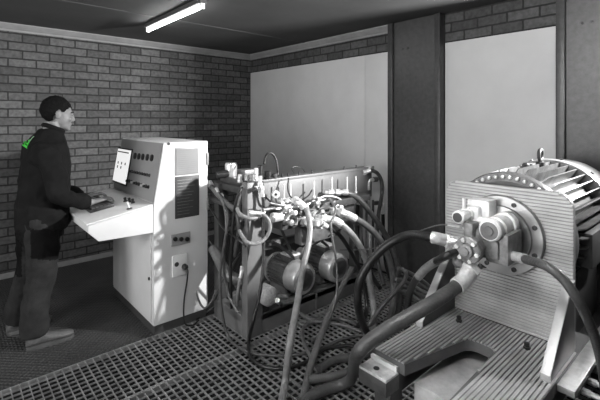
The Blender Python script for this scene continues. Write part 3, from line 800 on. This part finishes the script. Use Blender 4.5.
# ================================================================== HOSES
def hose(name, label, pts, r, m, fit=(0, 0), group=None, cat='hose', fm='bright', seg=14, n=10):
    P = [at(*p) if len(p) == 4 else Vector(p) for p in pts]
    S = spline(P, n)
    root = thing(name, label, cat, S[0], group)
    MB().tube(S, r, seg).build('tubing', m, root)
    for end, L in ((0, fit[0]), (1, fit[1])):
        if not L: continue
        Q = S if end == 0 else list(reversed(S))
        acc = [Q[0]]; d_ = 0
        for a, b in zip(Q, Q[1:]):
            d_ += (b-a).length; acc.append(b)
            if d_ >= L: break
        if len(acc) < 2: continue
        e = MB()
        e.tube(acc, [r*1.22]*(len(acc)), 16)
        t = (acc[0]-acc[1]).normalized()
        e.hexnut(acc[0]+t*.028, -t, .034, r*1.5)
        e.build('end_fitting', fm, root)
    return root
GH = 'hydraulic hoses'
T = 'hydraulic_hose'
# --- pump hoses (foreground)
hose(T, 'thickest ribbed dark hose sweeping from the pump to the lower clamp block',
     [(470, 271, 'x', 1.88), (462, 282, 'x', 1.82), (440, 298, 'x', 1.68), (415, 313, 'x', 1.56), (390, 327.5, 'x', 1.47), (370, 341, 'x', 1.42), (357, 355, 'x', 1.41), (353.5, 368, 'z', .26), (351, 379, 'z', .11), (341, 385, 'z', .04), (322, 391, 'z', .033), (304, 402, 'z', .033), (285, 420, 'z', .033)], .031, 'rubm', (.11, 0), GH, seg=20)
hose(T, 'black hose arching from the pump\'s left port down to the grating',
     [(446, 240.5, 'x', 1.93), (430, 237, 'y', 1.10), (407, 235.5, 'y', 1.30), (385, 247, 'y', 1.44), (367, 267, 'y', 1.52), (358.5, 287, 'y', 1.56), (359, 310, 'y', 1.6), (366, 330, 'z', .10), (378, 345, 'z', .04)], .025, 'rub', (.07, 0), GH, seg=18)
hose(T, 'dark hose running from the pump over the right side of the grooved plate',
     [(504, 253.5, 'x', 2.0), (517, 257, 'y', .73), (531, 261, 'y', .64), (546, 266, 'y', .56), (562, 278, 'y', .50), (576, 297, 'y', .455), (588, 320, 'y', .43), (598, 348, 'y', .42), (604, 380, 'y', .42), (606, 420, 'y', .43)], .0195, 'rubm', (.12, 0), GH, seg=18)
hose(T, 'short black hose with a bright sleeve bending down beside the left gusset',
     [(456, 252.5, 'x', 1.86), (446, 256, 'x', 1.80), (436, 261.5, 'y', 1.06), (426, 268.5, 'y', 1.13), (417, 278, 'y', 1.19), (410, 292, 'y', 1.24), (407.5, 308, 'y', 1.27), (407, 330, 'y', 1.285), (407, 352, 'y', 1.29), (404, 375, 'y', 1.30)], .019, 'rub', (.0, 0), GH)
S_ = spline([at(437, 261, 'y', 1.055), at(426, 268.5, 'y', 1.13), at(418, 277, 'y', 1.183)], 6)
MB().tube(S_, .0215, 14).build('sleeve', 'dull', bpy.data.objects[T+'.003'] if T+'.003' in bpy.data.objects else None)
hose('sensor_cable', 'thin cable stretched from the pump across the rig hoses',
     [(457, 226.5, 'x', 1.98), (437, 225.5, 'y', 1.15), (407.5, 236, 'y', 1.5), (385, 246, 'y', 1.8), (362, 249.5, 'y', 2.05), (340, 250, 'y', 2.3)], .0035, 'rubl', (.05, 0), None, 'cable', seg=8)

# --- rig hoses
hose(T, 'pale hose dropping from the rig front to the bottom edge of the view',
     [outA[0], (300, 203, 'y', 2.30), (307, 211, 'y', 2.25), (310, 226, 'y', 2.2), (308.5, 244, 'y', 2.15), (303, 268, 'y', 2.07), (297, 305, 'y', 1.95), (290, 343, 'y', 1.83), (285.5, 380, 'z', .06), (282, 400, 'z', .03), (276, 430, 'z', .03)], .0225, 'rubw', (.09, 0), GH, seg=16)
hose(T, 'thick grey hose from the upper dark valve, outermost of the three falling right',
     [at(340, 192.5, 'y', 2.40), (348, 193.5, 'y', 2.36), (358, 198.5, 'y', 2.34), (370, 212, 'y', 2.30), (381, 227.5, 'y', 2.28), (390, 243, 'y', 2.25), (397, 262, 'y', 2.22), (400, 285, 'y', 2.20), (398, 310, 'z', .03), (388, 325, 'z', .03)], .026, 'rubm', (.05, 0), GH, fm='framed', seg=16)
hose(T, 'pale-topped thick hose from the rig outlet, middle of the three falling right',
     [outD[0], (351, 216.5, 'y', 2.2), (365, 224.5, 'y', 2.17), (377, 236, 'y', 2.14), (386, 251, 'y', 2.12), (392, 271, 'y', 2.1), (393.5, 292, 'y', 2.08), (391, 316, 'z', .04), (380, 333, 'z', .03)], .028, 'rubl', (.11, 0), GH, seg=16)
hose(T, 'light grey thick hose from the rig outlet, innermost of the three falling right',
     [outC[0], (336, 221, 'y', 2.16), (346, 228.5, 'y', 2.12), (356, 240, 'y', 2.1), (365, 257, 'y', 2.08), (369.5, 280, 'y', 2.06), (373, 302, 'y', 2.04), (374, 322, 'z', .04), (366, 337, 'z', .03)], .026, 'rubw', (.13, 0), GH, seg=16)
hose(T, 'thin black hose curving down behind the innermost light hose',
     [outE[0], (336, 232, 'y', 2.18), (344, 241, 'y', 2.17), (353, 256, 'y', 2.17), (361, 273, 'y', 2.17), (366, 295, 'y', 2.15), (366, 313, 'z', .03), (358, 326, 'z', .03)], .017, 'rub', (.05, 0), GH)
hose(T, 'thin pale wavy tube hanging in front of the rig outlets',
     [(327, 197, 'y', 2.40), (331, 201, 'y', 2.28), (335.5, 209, 'y', 2.15), (334, 216, 'y', 2.1), (331, 224, 'y', 2.08), (332.5, 240, 'y', 2.06), (336.5, 264, 'y', 2.05), (337, 290, 'y', 2.0), (332, 312, 'y', 1.98), (326, 330, 'z', .02), (312, 341, 'z', .02)], .0085, 'rubl', (.04, 0), GH, seg=10)
hose(T, 'slanting dull steel-covered hose landing on the grating before the second motor',
     [(352, 268, 'y', 2.3), (342, 287, 'y', 2.24), (331, 310, 'y', 2.12), (323, 330, 'y', 2.0), (315, 352, 'y', 1.9), (308, 376, 'z', .03), (304, 395, 'z', .03), (296, 430, 'z', .03)], .0225, 'rubl', (.0, 0), GH, seg=14)
hose(T, 'dark hose hooking over the right end of the rig and down the wall side',
     [(365, 172, 'y', 2.50), (371, 170.5, 'y', 2.48), (377.5, 173.5, 'y', 2.46), (381.5, 182, 'y', 2.45), (381.5, 196, 'y', 2.45), (378.5, 214, 'y', 2.46), (377, 236, 'y', 2.46), (378, 262, 'y', 2.46), (384, 285, 'z', .06)], .019, 'rubm', (.05, 0), GH)
hose(T, 'short black hose with a pale collar hanging at the far right of the rig',
     [(382, 206, 'y', 2.50), (383, 218, 'y', 2.50), (383.5, 240, 'y', 2.5), (386, 265, 'y', 2.48), (392, 283, 'z', .03)], .017, 'rub', (.07, 0), GH, fm='castw')
hose(T, 'dark hose falling straight behind the riser pipes of the rig',
     [(359, 200, 'y', 2.54), (357, 215, 'y', 2.56), (360, 235, 'y', 2.56), (365, 255, 'y', 2.54), (372, 275, 'y', 2.5), (380, 288, 'z', .04)], .02, 'rub', (.04, 0), GH)
# --- left of the rig
hose(T, 'pale looped hose hanging round the grey post at the rig\'s left end',
     [(253, 213, 'y', 2.40), (262, 214, 'y', 2.36), (268.5, 220, 'y', 2.33), (270, 229, 'y', 2.32), (265.5, 238, 'y', 2.33), (257, 243.5, 'y', 2.34), (247, 242, 'y', 2.38), (240.5, 233, 'y', 2.48), (238, 222, 'y', 2.55), (238, 210, 'y', 2.58), (241, 196, 'y', 2.6), (244, 184, 'y', 2.6)], .0135, 'rubw', (.06, 0), GH)
hose(T, 'short pale hose curling across the post front under the bright tee',
     [(236, 207, 'x', 1.62), (240, 214, 'y', 2.44), (248, 218, 'y', 2.40), (257, 217.5, 'y', 2.39), (262, 213, 'y', 2.40)], .014, 'rubw', (.0, .05), GH)
hose(T, 'dusty pale hose sloping from the console corner to the post, upper of the pair',
     [(210, 184, 'x', 1.70), (214, 190, 'x', 1.66), (222, 199, 'x', 1.63), (230, 206, 'x', 1.62), (237, 211, 'x', 1.63), (242, 222, 'x', 1.64)], .02, 'rubl', (.07, 0), GH)
hose(T, 'darker hose sloping from the console corner to the post, lower of the pair',
     [(207, 198, 'x', 1.72), (214, 200, 'x', 1.67), (224, 204, 'x', 1.64), (233, 209, 'x', 1.63), (238, 217, 'x', 1.62), (239, 232, 'x', 1.63), (234, 256, 'x', 1.64)], .018, 'rubm', (.0, 0), GH)
hose(T, 'black hose falling from the top of the post along its left side',
     [(244, 186, 'x', 1.68), (240, 191, 'x', 1.62), (236, 202, 'x', 1.60), (233.5, 218, 'x', 1.60), (232, 240, 'x', 1.60), (230.5, 265, 'x', 1.61), (231, 295, 'x', 1.62), (232, 318, 'z', .02)], .012, 'rub', (.04, 0), GH)
hose(T, 'pale thin hose hanging left of the post, nearest to the console',
     [(217, 190, 'x', 1.66), (224, 205, 'x', 1.59), (226.5, 226, 'x', 1.57), (224, 250, 'x', 1.57), (224.5, 274, 'x', 1.58), (229, 296, 'x', 1.6), (238, 312, 'x', 1.62)], .011, 'rubl', (.05, 0), GH)
hose(T, 'grey thin hose hanging left of the post down to the tray and onto the grating',
     [(222, 196, 'x', 1.66), (228, 215, 'x', 1.58), (225, 240, 'x', 1.55), (220.5, 268, 'x', 1.54), (220.5, 292, 'x', 1.54), (223, 318, 'x', 1.55), (229, 338, 'z', .014), (240, 348, 'z', .012), (256, 354, 'z', .012), (287, 355.5, 'z', .012), (312, 351.5, 'z', .012), (338, 341, 'z', .012), (357, 336, 'z', .012), (368, 336, 'z', .012)], .0105, 'rubm', (.05, 0), GH)
hose(T, 'black hose hanging down the right edge of the post and looping wide over the grating',
     [(262, 190, 'y', 2.41), (263.5, 205, 'y', 2.40), (263, 232, 'y', 2.38), (263.5, 262, 'y', 2.34), (260, 292, 'y', 2.3), (253, 322, 'y', 2.24), (249, 340, 'z', .03), (250, 356, 'z', .012), (263, 366, 'z', .012), (282, 368.5, 'z', .012), (304, 363, 'z', .014), (324, 349.5, 'z', .014), (345, 346, 'z', .014), (366, 347, 'z', .014)], .0125, 'rub', (.05, 0), GH)
hose(T, 'thin dark hose crossing diagonally from the console to the post behind the loop',
     [(208, 205, 'x', 1.70), (214, 214, 'x', 1.60), (224, 229, 'x', 1.58), (238, 239, 'x', 1.60), (246, 247, 'y', 2.42)], .008, 'rub', (.03, 0), GH)
hose(T, 'pale bent hose end standing on the tray corner left of the post',
     [(242, 270, 'x', 1.66), (240, 280, 'x', 1.64), (238, 292, 'x', 1.64), (237, 305, 'x', 1.66)], .012, 'rubw', (.05, 0), GH)
hose(T, 'thin black hose arching above the valve cluster against the pale wall',
     [(264, 164, 'y', 2.62), (265.5, 157, 'y', 2.64), (269, 153.2, 'y', 2.66), (273.5, 155, 'y', 2.66), (277, 163, 'y', 2.64), (278, 175, 'y', 2.6)], .009, 'rub', (.0, 0), GH, seg=10)
hose(T, 'thin dark hose bowing down from the post top across the left of the plate',
     [(263, 181, 'y', 2.44), (263.5, 190, 'y', 2.42), (267, 198, 'y', 2.40), (274, 203, 'y', 2.38), (283, 203.5, 'y', 2.40)], .008, 'rub', (0, .03), GH, seg=10)
hose(T, 'thin dark tube looping between the bleed pins on the plate',
     [(288.5, 178, 'y', 2.44), (288, 190, 'y', 2.42), (292, 198, 'y', 2.40), (300, 200, 'y', 2.4), (308, 196, 'y', 2.42), (312, 190, 'y', 2.45)], .006, 'rub', (0, 0), GH, seg=8)
hose(T, 'thin cable curving off the plate top edge in front of the pale wall',
     [(294, 173, 'y', 2.50), (292, 169, 'y', 2.5), (295, 166.5, 'y', 2.5), (301, 168, 'y', 2.5), (305, 172, 'y', 2.52)], .004, 'rub', (0, 0), GH, seg=8)
hose(T, 'thin pale tube slanting down behind the post towards the tray corner',
     [(208, 240, 'x', 1.72), (216, 252, 'x', 1.70), (226, 268, 'x', 1.69), (236, 286, 'x', 1.68), (240, 300, 'x', 1.69)], .010, 'rubl', (0, 0), GH, seg=10)
hose(T, 'thin grey tube crossing the slanting pale tube left of the post',
     [(241, 252, 'x', 1.70), (232, 266, 'x', 1.68), (222, 282, 'x', 1.66), (214, 300, 'x', 1.66)], .009, 'rubm', (0, 0), GH, seg=10)
# --- under the manifold
hose(T, 'grey hose bowing behind the first motor below the manifold',
     [(268, 245, 'y', 2.48), (276, 244, 'y', 2.5), (288, 252, 'y', 2.52), (296, 262, 'y', 2.6), (300, 275, 'y', 2.7)], .014, 'rubm', (0, 0), GH)
hose(T, 'dark thin hose sloping down behind the two motors',
     [(308, 232, 'y', 2.46), (320, 240, 'y', 2.50), (334, 252, 'y', 2.60), (345, 268, 'y', 2.7)], .012, 'rub', (0, 0), GH)
hose(T, 'grey hose dropping behind the first motor from the manifold underside',
     [(280, 226, 'y', 2.45), (286, 240, 'y', 2.52), (294, 256, 'y', 2.6), (306, 268, 'y', 2.66)], .012, 'rubl', (0, 0), GH)
hose(T, 'thin dark hose crossing up to the right above the second motor',
     [(312, 246, 'y', 2.44), (322, 240, 'y', 2.40), (334, 233, 'y', 2.36), (346, 226, 'y', 2.40)], .008, 'rub', (0, 0), GH)
# --- hoses lying on the grating
hose(T, 'grey hose lying in a bent loop on the grating before the motors',
     [(368, 334, 'z', .02), (356, 329.5, 'z', .03), (342, 325, 'z', .03), (320, 321.5, 'z', .03), (307, 324, 'z', .03), (302, 333, 'z', .022), (306, 347, 'z', .022), (312, 359, 'z', .022), (319, 370, 'z', .022)], .0135, 'rubl', (0, 0), GH)
hose(T, 'grey hose running along the tray foot from the filter to the grating loops',
     [(278, 301, 'y', 2.36), (286, 309, 'z', .06), (299, 313, 'z', .03), (313, 320, 'z', .024), (330, 319, 'z', .016), (346, 320, 'z', .016), (362, 328, 'z', .016)], .014, 'rubl', (.05, 0), GH)
hose(T, 'thick dark hose end on the grating, upper of the two stacked by the clamp block',
     [(319, 369, 'z', .03), (332, 361, 'z', .028), (350, 357, 'z', .028), (366, 354, 'z', .03), (384, 346, 'z', .03)], .026, 'rubm', (0, 0), GH, seg=16)
hose(T, 'thick dark hose on the grating, lower of the two stacked by the clamp block',
     [(308, 380, 'z', .03), (320, 378.5, 'z', .028), (336, 376, 'z', .028), (352, 371, 'z', .028), (366, 368, 'z', .03)], .026, 'rubm', (0, 0), GH, seg=16)
hose(T, 'dark hose rising from the grating loops towards the left gusset',
     [(362, 333, 'z', .03), (371, 322, 'y', 1.92), (383, 305, 'y', 1.88), (396, 291, 'y', 1.85), (404, 281, 'y', 1.84), (406, 273, 'y', 1.86), (401, 269, 'y', 1.92), (397, 276, 'y', 2.0)], .0165, 'rubm', (0, 0), GH)
for k, (xa, lab) in enumerate(((0, 'topmost'), (1, 'second from the top'), (2, 'middle'), (3, 'second from the floor'), (4, 'lowest'))):
    o_ = k*5.5
    hose(T, 'grey hose in the bundle on the floor by the dark column, %s' % lab,
         [(398-k, 268+o_, 'y', 2.02-.03*k), (408, 272+o_, 'y', 1.98-.03*k), (420, 279+o_, 'y', 1.92-.03*k), (432, 288+o_*.8, 'y', 1.86-.03*k), (445, 296+o_*.7, 'y', 1.8-.03*k)], .016, 'rubm' if k % 2 else 'rubl', (0, 0), GH)
# loops hanging on the console side
hose(T, 'dark hose coil hanging against the lower right of the console side',
     [(209, 236, 'x', 1.66), (203, 246, 'x', 1.60), (197.5, 262, 'x', 1.55), (195.5, 280, 'x', 1.53), (198, 298, 'x', 1.52), (204, 308, 'x', 1.54), (211, 302, 'x', 1.58), (216, 290, 'x', 1.62)], .008, 'rubm', (0, 0), GH, seg=10)
hose(T, 'thin dark hose from the console foot across to the rig tray',
     [(196, 320, 'z', .01), (203, 315, 'z', .012), (212, 308, 'z', .06), (222, 300, 'z', .12), (232, 297, 'z', .165)], .008, 'rub', (0, 0), GH, seg=10)

# ================================================================== OPERATOR
per = thing('person', 'man in dark work jacket and trousers standing at the console, hands on keyboard', 'person', (.52, 3.55, 0))
def fuse(name, mb, m, parent, voxel, smooth=4, noise=0.0, nscale=.1, dec=None):
    """join the overlapping volumes of mb into one continuous surface"""
    o = mb.build(name, m, parent)
    r = o.modifiers.new('remesh', 'REMESH'); r.mode = 'VOXEL'; r.voxel_size = voxel
    s = o.modifiers.new('smooth', 'SMOOTH'); s.factor = .5; s.iterations = smooth
    if noise:
        tx = bpy.data.textures.new(name+'_folds', 'CLOUDS'); tx.noise_scale = nscale; tx.noise_depth = 2
        dm = o.modifiers.new('folds', 'DISPLACE'); dm.texture = tx; dm.strength = noise; dm.mid_level = .5; dm.texture_coords = 'LOCAL'
    dg = bpy.context.evaluated_depsgraph_get()
    me = bpy.data.meshes.new_from_object(o.evaluated_get(dg)); me.name = name
    o.modifiers.clear(); o.data = me
    for p in me.polygons: p.use_smooth = True
    return o
hc = Vector((.655, 3.55, 1.665))     # head centre
tilt = Matrix.Rotation(math.radians(9), 3, 'Y')   # looking a little down
def hp(x, y, z): return hc+tilt@Vector((x, y, z))
b = MB()
b.ball(hp(-.014, 0, .032), (.098, .077, .094), tilt); b.ball(hp(.028, 0, -.025), (.070, .066, .092), tilt)
b.ball(hp(.036, 0, -.075), (.056, .054, .042), tilt); b.ball(hp(.078, 0, -.100), (.022, .026, .020), tilt)
b.ball(hp(.074, 0, .026), (.026, .052, .014), tilt)
b.tube([hp(.088, 0, .022), hp(.101, 0, -.006), hp(.111, 0, -.027), hp(.100, 0, -.038)], [.010, .011, .014, .012], 10)
b.ball(hp(.100, .013, -.034), .010, sub=2); b.ball(hp(.100, -.013, -.034), .010, sub=2)
b.ball(hp(.092, 0, -.062), (.012, .024, .008), tilt, 2); b.ball(hp(.089, 0, -.074), (.012, .022, .008), tilt, 2)
for s in (-1, 1):
    b.ball(hp(-.012, s*.082, -.008), (.021, .015, .036), tilt@Matrix.Rotation(-.2, 3, 'Y'))
    b.ball(hp(.072, s*.040, -.028), (.022, .022, .02), tilt, 2)
b.tube([hp(-.03, 0, -.06), (.618, 3.55, 1.57), (.595, 3.55, 1.48)], [.058, .058, .070], 20)
V = Vector
def ell(c, rx, ry): return (V(c), V((rx, 0, 0)), V((0, ry, 0)))
b.loft([ell((.53, 3.55, .86), .12, .16), ell((.55, 3.55, 1.05), .12, .15), ell((.57, 3.55, 1.3), .12, .18), ell((.59, 3.55, 1.43), .09, .15), ell((.60, 3.55, 1.5), .05, .07)])
armR = [V((.535, 3.37, 1.40)), V((.59, 3.31, 1.23)), V((.615, 3.285, 1.075)), V((.72, 3.30, 1.03)), V((.835, 3.33, .992))]
armL = [V((.56, 3.74, 1.40)), V((.62, 3.79, 1.23)), V((.66, 3.79, 1.09)), V((.74, 3.72, 1.04)), V((.84, 3.585, .995))]
for arm in (armR, armL):
    b.tube(spline(arm, 5), [.05-.022*i/20 for i in range(21)], 14)
legR = [V((.53, 3.46, .92)), V((.525, 3.425, .5)), V((.475, 3.40, .08))]
legL = [V((.52, 3.64, .92)), V((.50, 3.69, .5)), V((.41, 3.72, .08))]
for leg in (legR, legL): b.tube(spline(leg, 6), [.085-.04*i/12 for i in range(13)], 14)
def hand(w, fwd, sd):
    """w wrist, fwd direction of the fingers, sd +1 thumb on +Y side"""
    f_ = V(fwd).normalized(); up_ = V((0, 0, 1)); sx = up_.cross(f_).normalized(); up_ = f_.cross(sx)
    def q(a, c, h): return w+f_*a+sx*c+up_*h
    b.loft([(q(-.02, 0, 0), sx*.027, up_*.021), (q(.02, 0, .006), sx*.036, up_*.019), (q(.06, 0, .010), sx*.042, up_*.016), (q(.088, 0, .008), sx*.040, up_*.012)], 14)
    for c, L in ((-.031, .062), (-.0105, .074), (.0105, .078), (.031, .070)):
        c2 = c*sd
        b.tube(spline([q(.075, c2, .009), q(.092+L*.3, c2*1.15, .014), q(.092+L*.65, c2*1.2, .002), q(.088+L*.86, c2*1.2, -.018)], 4), [.0098]*5+[.009]*4+[.0075]*4, 8)
    b.tube(spline([q(.012, .026*sd, .0), q(.04, .050*sd, -.004), q(.068, .056*sd, -.010), q(.088, .050*sd, -.015)], 4), [.013]*5+[.010]*4+[.008]*4, 8)
hand(V((.845, 3.335, .990)), (1, .10, .06), 1)
hand(V((.85, 3.57, .993)), (1, -.15, .06), -1)
body = fuse('body', b, 'skin', per, .0055, 3)
for s in (-1, 1):
    e = MB().ball(hp(.0765, s*.031, .004), .0125, sub=2).build('eye', 'motorg', per)
    MB().ball(hp(.0865, s*.032, .004), .0052, sub=2).build('iris', 'black', e)
    MB().tube(spline([hp(.093, s*.016, .026), hp(.092, s*.034, .031), hp(.076, s*.052, .026)], 4), [.003]+[.0045]*7+[.003], 8).build('eyebrow', 'hair', per)
# hair: shell over the skull down to the nape
hb_ = MB().ball(hp(-.018, 0, .034), (.110, .088, .105), tilt, 4)
ti = tilt.inverted()
for vtx in list(hb_.bm.verts):
    l = ti@(vtx.co-hc)
    wob = .005*math.sin(l.y*260+l.x*150)
    if l.x > .005: keep = l.z > .060-.85*max(0, .078-l.x)+wob
    elif l.x > -.034: keep = l.z > .020+wob*.5
    else: keep = l.z > -.088+wob
    if not keep: hb_.bm.verts.remove(vtx)
for vtx in hb_.bm.verts:
    l = vtx.co-hc; vtx.co += l.normalized()*(.006*math.sin(l.x*190+l.z*60)*math.sin(l.y*170+l.z*120)+.001-.009*max(0, (l.x+.01)/.1))
hair = hb_.build('hair', 'hair', per, 60)
sd_ = hair.modifiers.new('thickness', 'SOLIDIFY'); sd_.thickness = .022; sd_.offset = -1
# jacket
j = MB()
j.loft([ell((.545, 3.55, .80), .165, .205), ell((.55, 3.55, .84), .180, .222), ell((.555, 3.55, .97), .180, .218), ell((.562, 3.55, 1.10), .170, .208), ell((.572, 3.55, 1.25), .162, .215), ell((.572, 3.55, 1.36), .160, .220), ell((.570, 3.55, 1.435), .148, .195), ell((.585, 3.55, 1.50), .104, .130), ell((.605, 3.55, 1.555), .076, .082)], 28)
for arm in (armR, armL):
    j.ball(arm[0]+V((-.005, 0, -.03)), (.092, .082, .092))
    S5 = spline(arm, 6); n5 = len(S5)
    j.tube(S5[:-1], [.083-.034*i/(n5-2)+.006*math.sin(i*1.3) for i in range(n5-1)], 18)
jacket = fuse('jacket', j, 'jacket', per, .010, 3, .034, .11)
col_ = MB()
ring = [V((.622+.062*math.cos(a)+.0, 3.55+.082*math.sin(a), 1.558+.026*(-math.cos(a)))) for a in [2*PI*k/28 for k in range(29)]]
col_.tube(ring, .017, 10, cap=False); col_.build('collar', 'jacket', jacket)
# trousers with dark thigh panels
t_ = MB()
t_.loft([ell((.54, 3.55, .74), .145, .19), ell((.54, 3.55, .90), .150, .19)], 24)
for leg, s in ((legR, -1), (legL, 1)):
    S6 = spline([leg[0]+V((0, 0, -.02)), leg[1]+V((.005, 0, .18)), leg[1], leg[1]+(leg[2]-leg[1])*.5+V((-.01, 0, 0)), leg[2]+V((.0, 0, .0))], 5)
    rr = [.125, .122, .119, .116, .113, .110, .106, .102, .100, .098, .095, .094, .094, .093, .092, .091, .091, .092, .093, .092, .088]
    t_.tube(S6, rr, 18)
tro = fuse('trousers', t_, 'trousers', per, .010, 4, .028, .10)
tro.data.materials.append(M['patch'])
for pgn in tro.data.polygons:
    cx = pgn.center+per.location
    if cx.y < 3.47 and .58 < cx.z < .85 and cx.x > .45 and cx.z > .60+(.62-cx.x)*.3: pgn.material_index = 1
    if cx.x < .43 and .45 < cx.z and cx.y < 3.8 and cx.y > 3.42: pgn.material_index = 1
# shoes
def shoe(hx, y, ang, L=.295):
    R_ = Matrix.Rotation(ang, 3, 'Z'); o_ = V((hx, y, 0))
    def q(x, yy, z): return o_+R_@V((x*L/.29, yy, z))
    s = MB()
    secs = []
    for x, wy, h in ((.0, .024, .05), (.02, .036, .075), (.06, .040, .095), (.10, .040, .088), (.14, .041, .070), (.19, .046, .055), (.24, .046, .048), (.275, .034, .040), (.292, .016, .028)):
        secs.append((q(x, 0, .018+h/2), R_@V((0, wy, 0)), V((0, 0, h/2))))
    s.loft(secs, 18)
    o = s.build('shoe', 'shoe', per, 60)
    so_ = MB(); pl_ = []
    for x, wy in ((.0, .024), (.02, .036), (.06, .041), (.14, .042), (.19, .048), (.24, .048), (.275, .036), (.294, .016)): pl_.append((x, wy))
    outl = [q(x, wy, 0) for x, wy in pl_]+[q(x, -wy, 0) for x, wy in reversed(pl_)]
    so_.prism(outl, (0, 0, .024), .003); so_.build('sole', 'sole', o)
    lc = MB()
    for k in range(4):
        x = .10+.026*k; h = .112-.016*k
        lc.tube([q(x, -.018, h-.006), q(x+.005, 0, h), q(x, .018, h-.006)], .003, 6)
    lc.build('laces', 'black', o)
shoe(.425, 3.385, math.radians(-3)); shoe(.345, 3.72, math.radians(4))
# green emblem printed on the back of the shoulder: strokes laid on the cloth
dg = bpy.context.evaluated_depsgraph_get()
bvh = BVHTree.FromPolygons([v.co.copy() for v in jacket.data.vertices], [tuple(p.vertices) for p in jacket.data.polygons])
def onto(px, py):
    o_ = V((0, 0, EYE)); r_ = ray(px, py).normalized()
    h = bvh.ray_cast(o_-per.location, r_)
    return (h[0]+h[1]*.002+per.location) if h[0] is not None else None
def strokes(lines, r, mname, name):
    g_ = MB(); any_ = False
    for L in lines:
        pts_ = []
        for (xa, ya), (xb, yb) in zip(L, L[1:]):
            for k in range(7):
                p_ = onto(xa+(xb-xa)*k/6, ya+(yb-ya)*k/6)
                if p_ is not None: pts_.append(p_)
        if len(pts_) > 2: g_.tube(pts_, r, 6); any_ = True
    if any_: g_.build(name, mname, jacket)
E0 = (0.0, 0.0)
def sh(L): return [(x+E0[0], y+E0[1]) for x, y in L]
strokes([sh(L) for L in ([(22, 139), (23.5, 144.5)], [(24, 138.5), (25, 145.5)], [(22, 142), (26, 141.5)], [(26, 140), (26.5, 144), (28.5, 143.5), (29.5, 140)], [(23, 145), (26.5, 147.5), (28.8, 143)], [(25, 145), (27, 147), (27.2, 148.6)])], .0045, 'green', 'emblem')
strokes([sh(L) for L in ([(29, 143), (32, 138.5), (34.5, 136.3)], [(28.5, 139), (29.8, 136.8)])], .0035, 'palegreen', 'emblem')
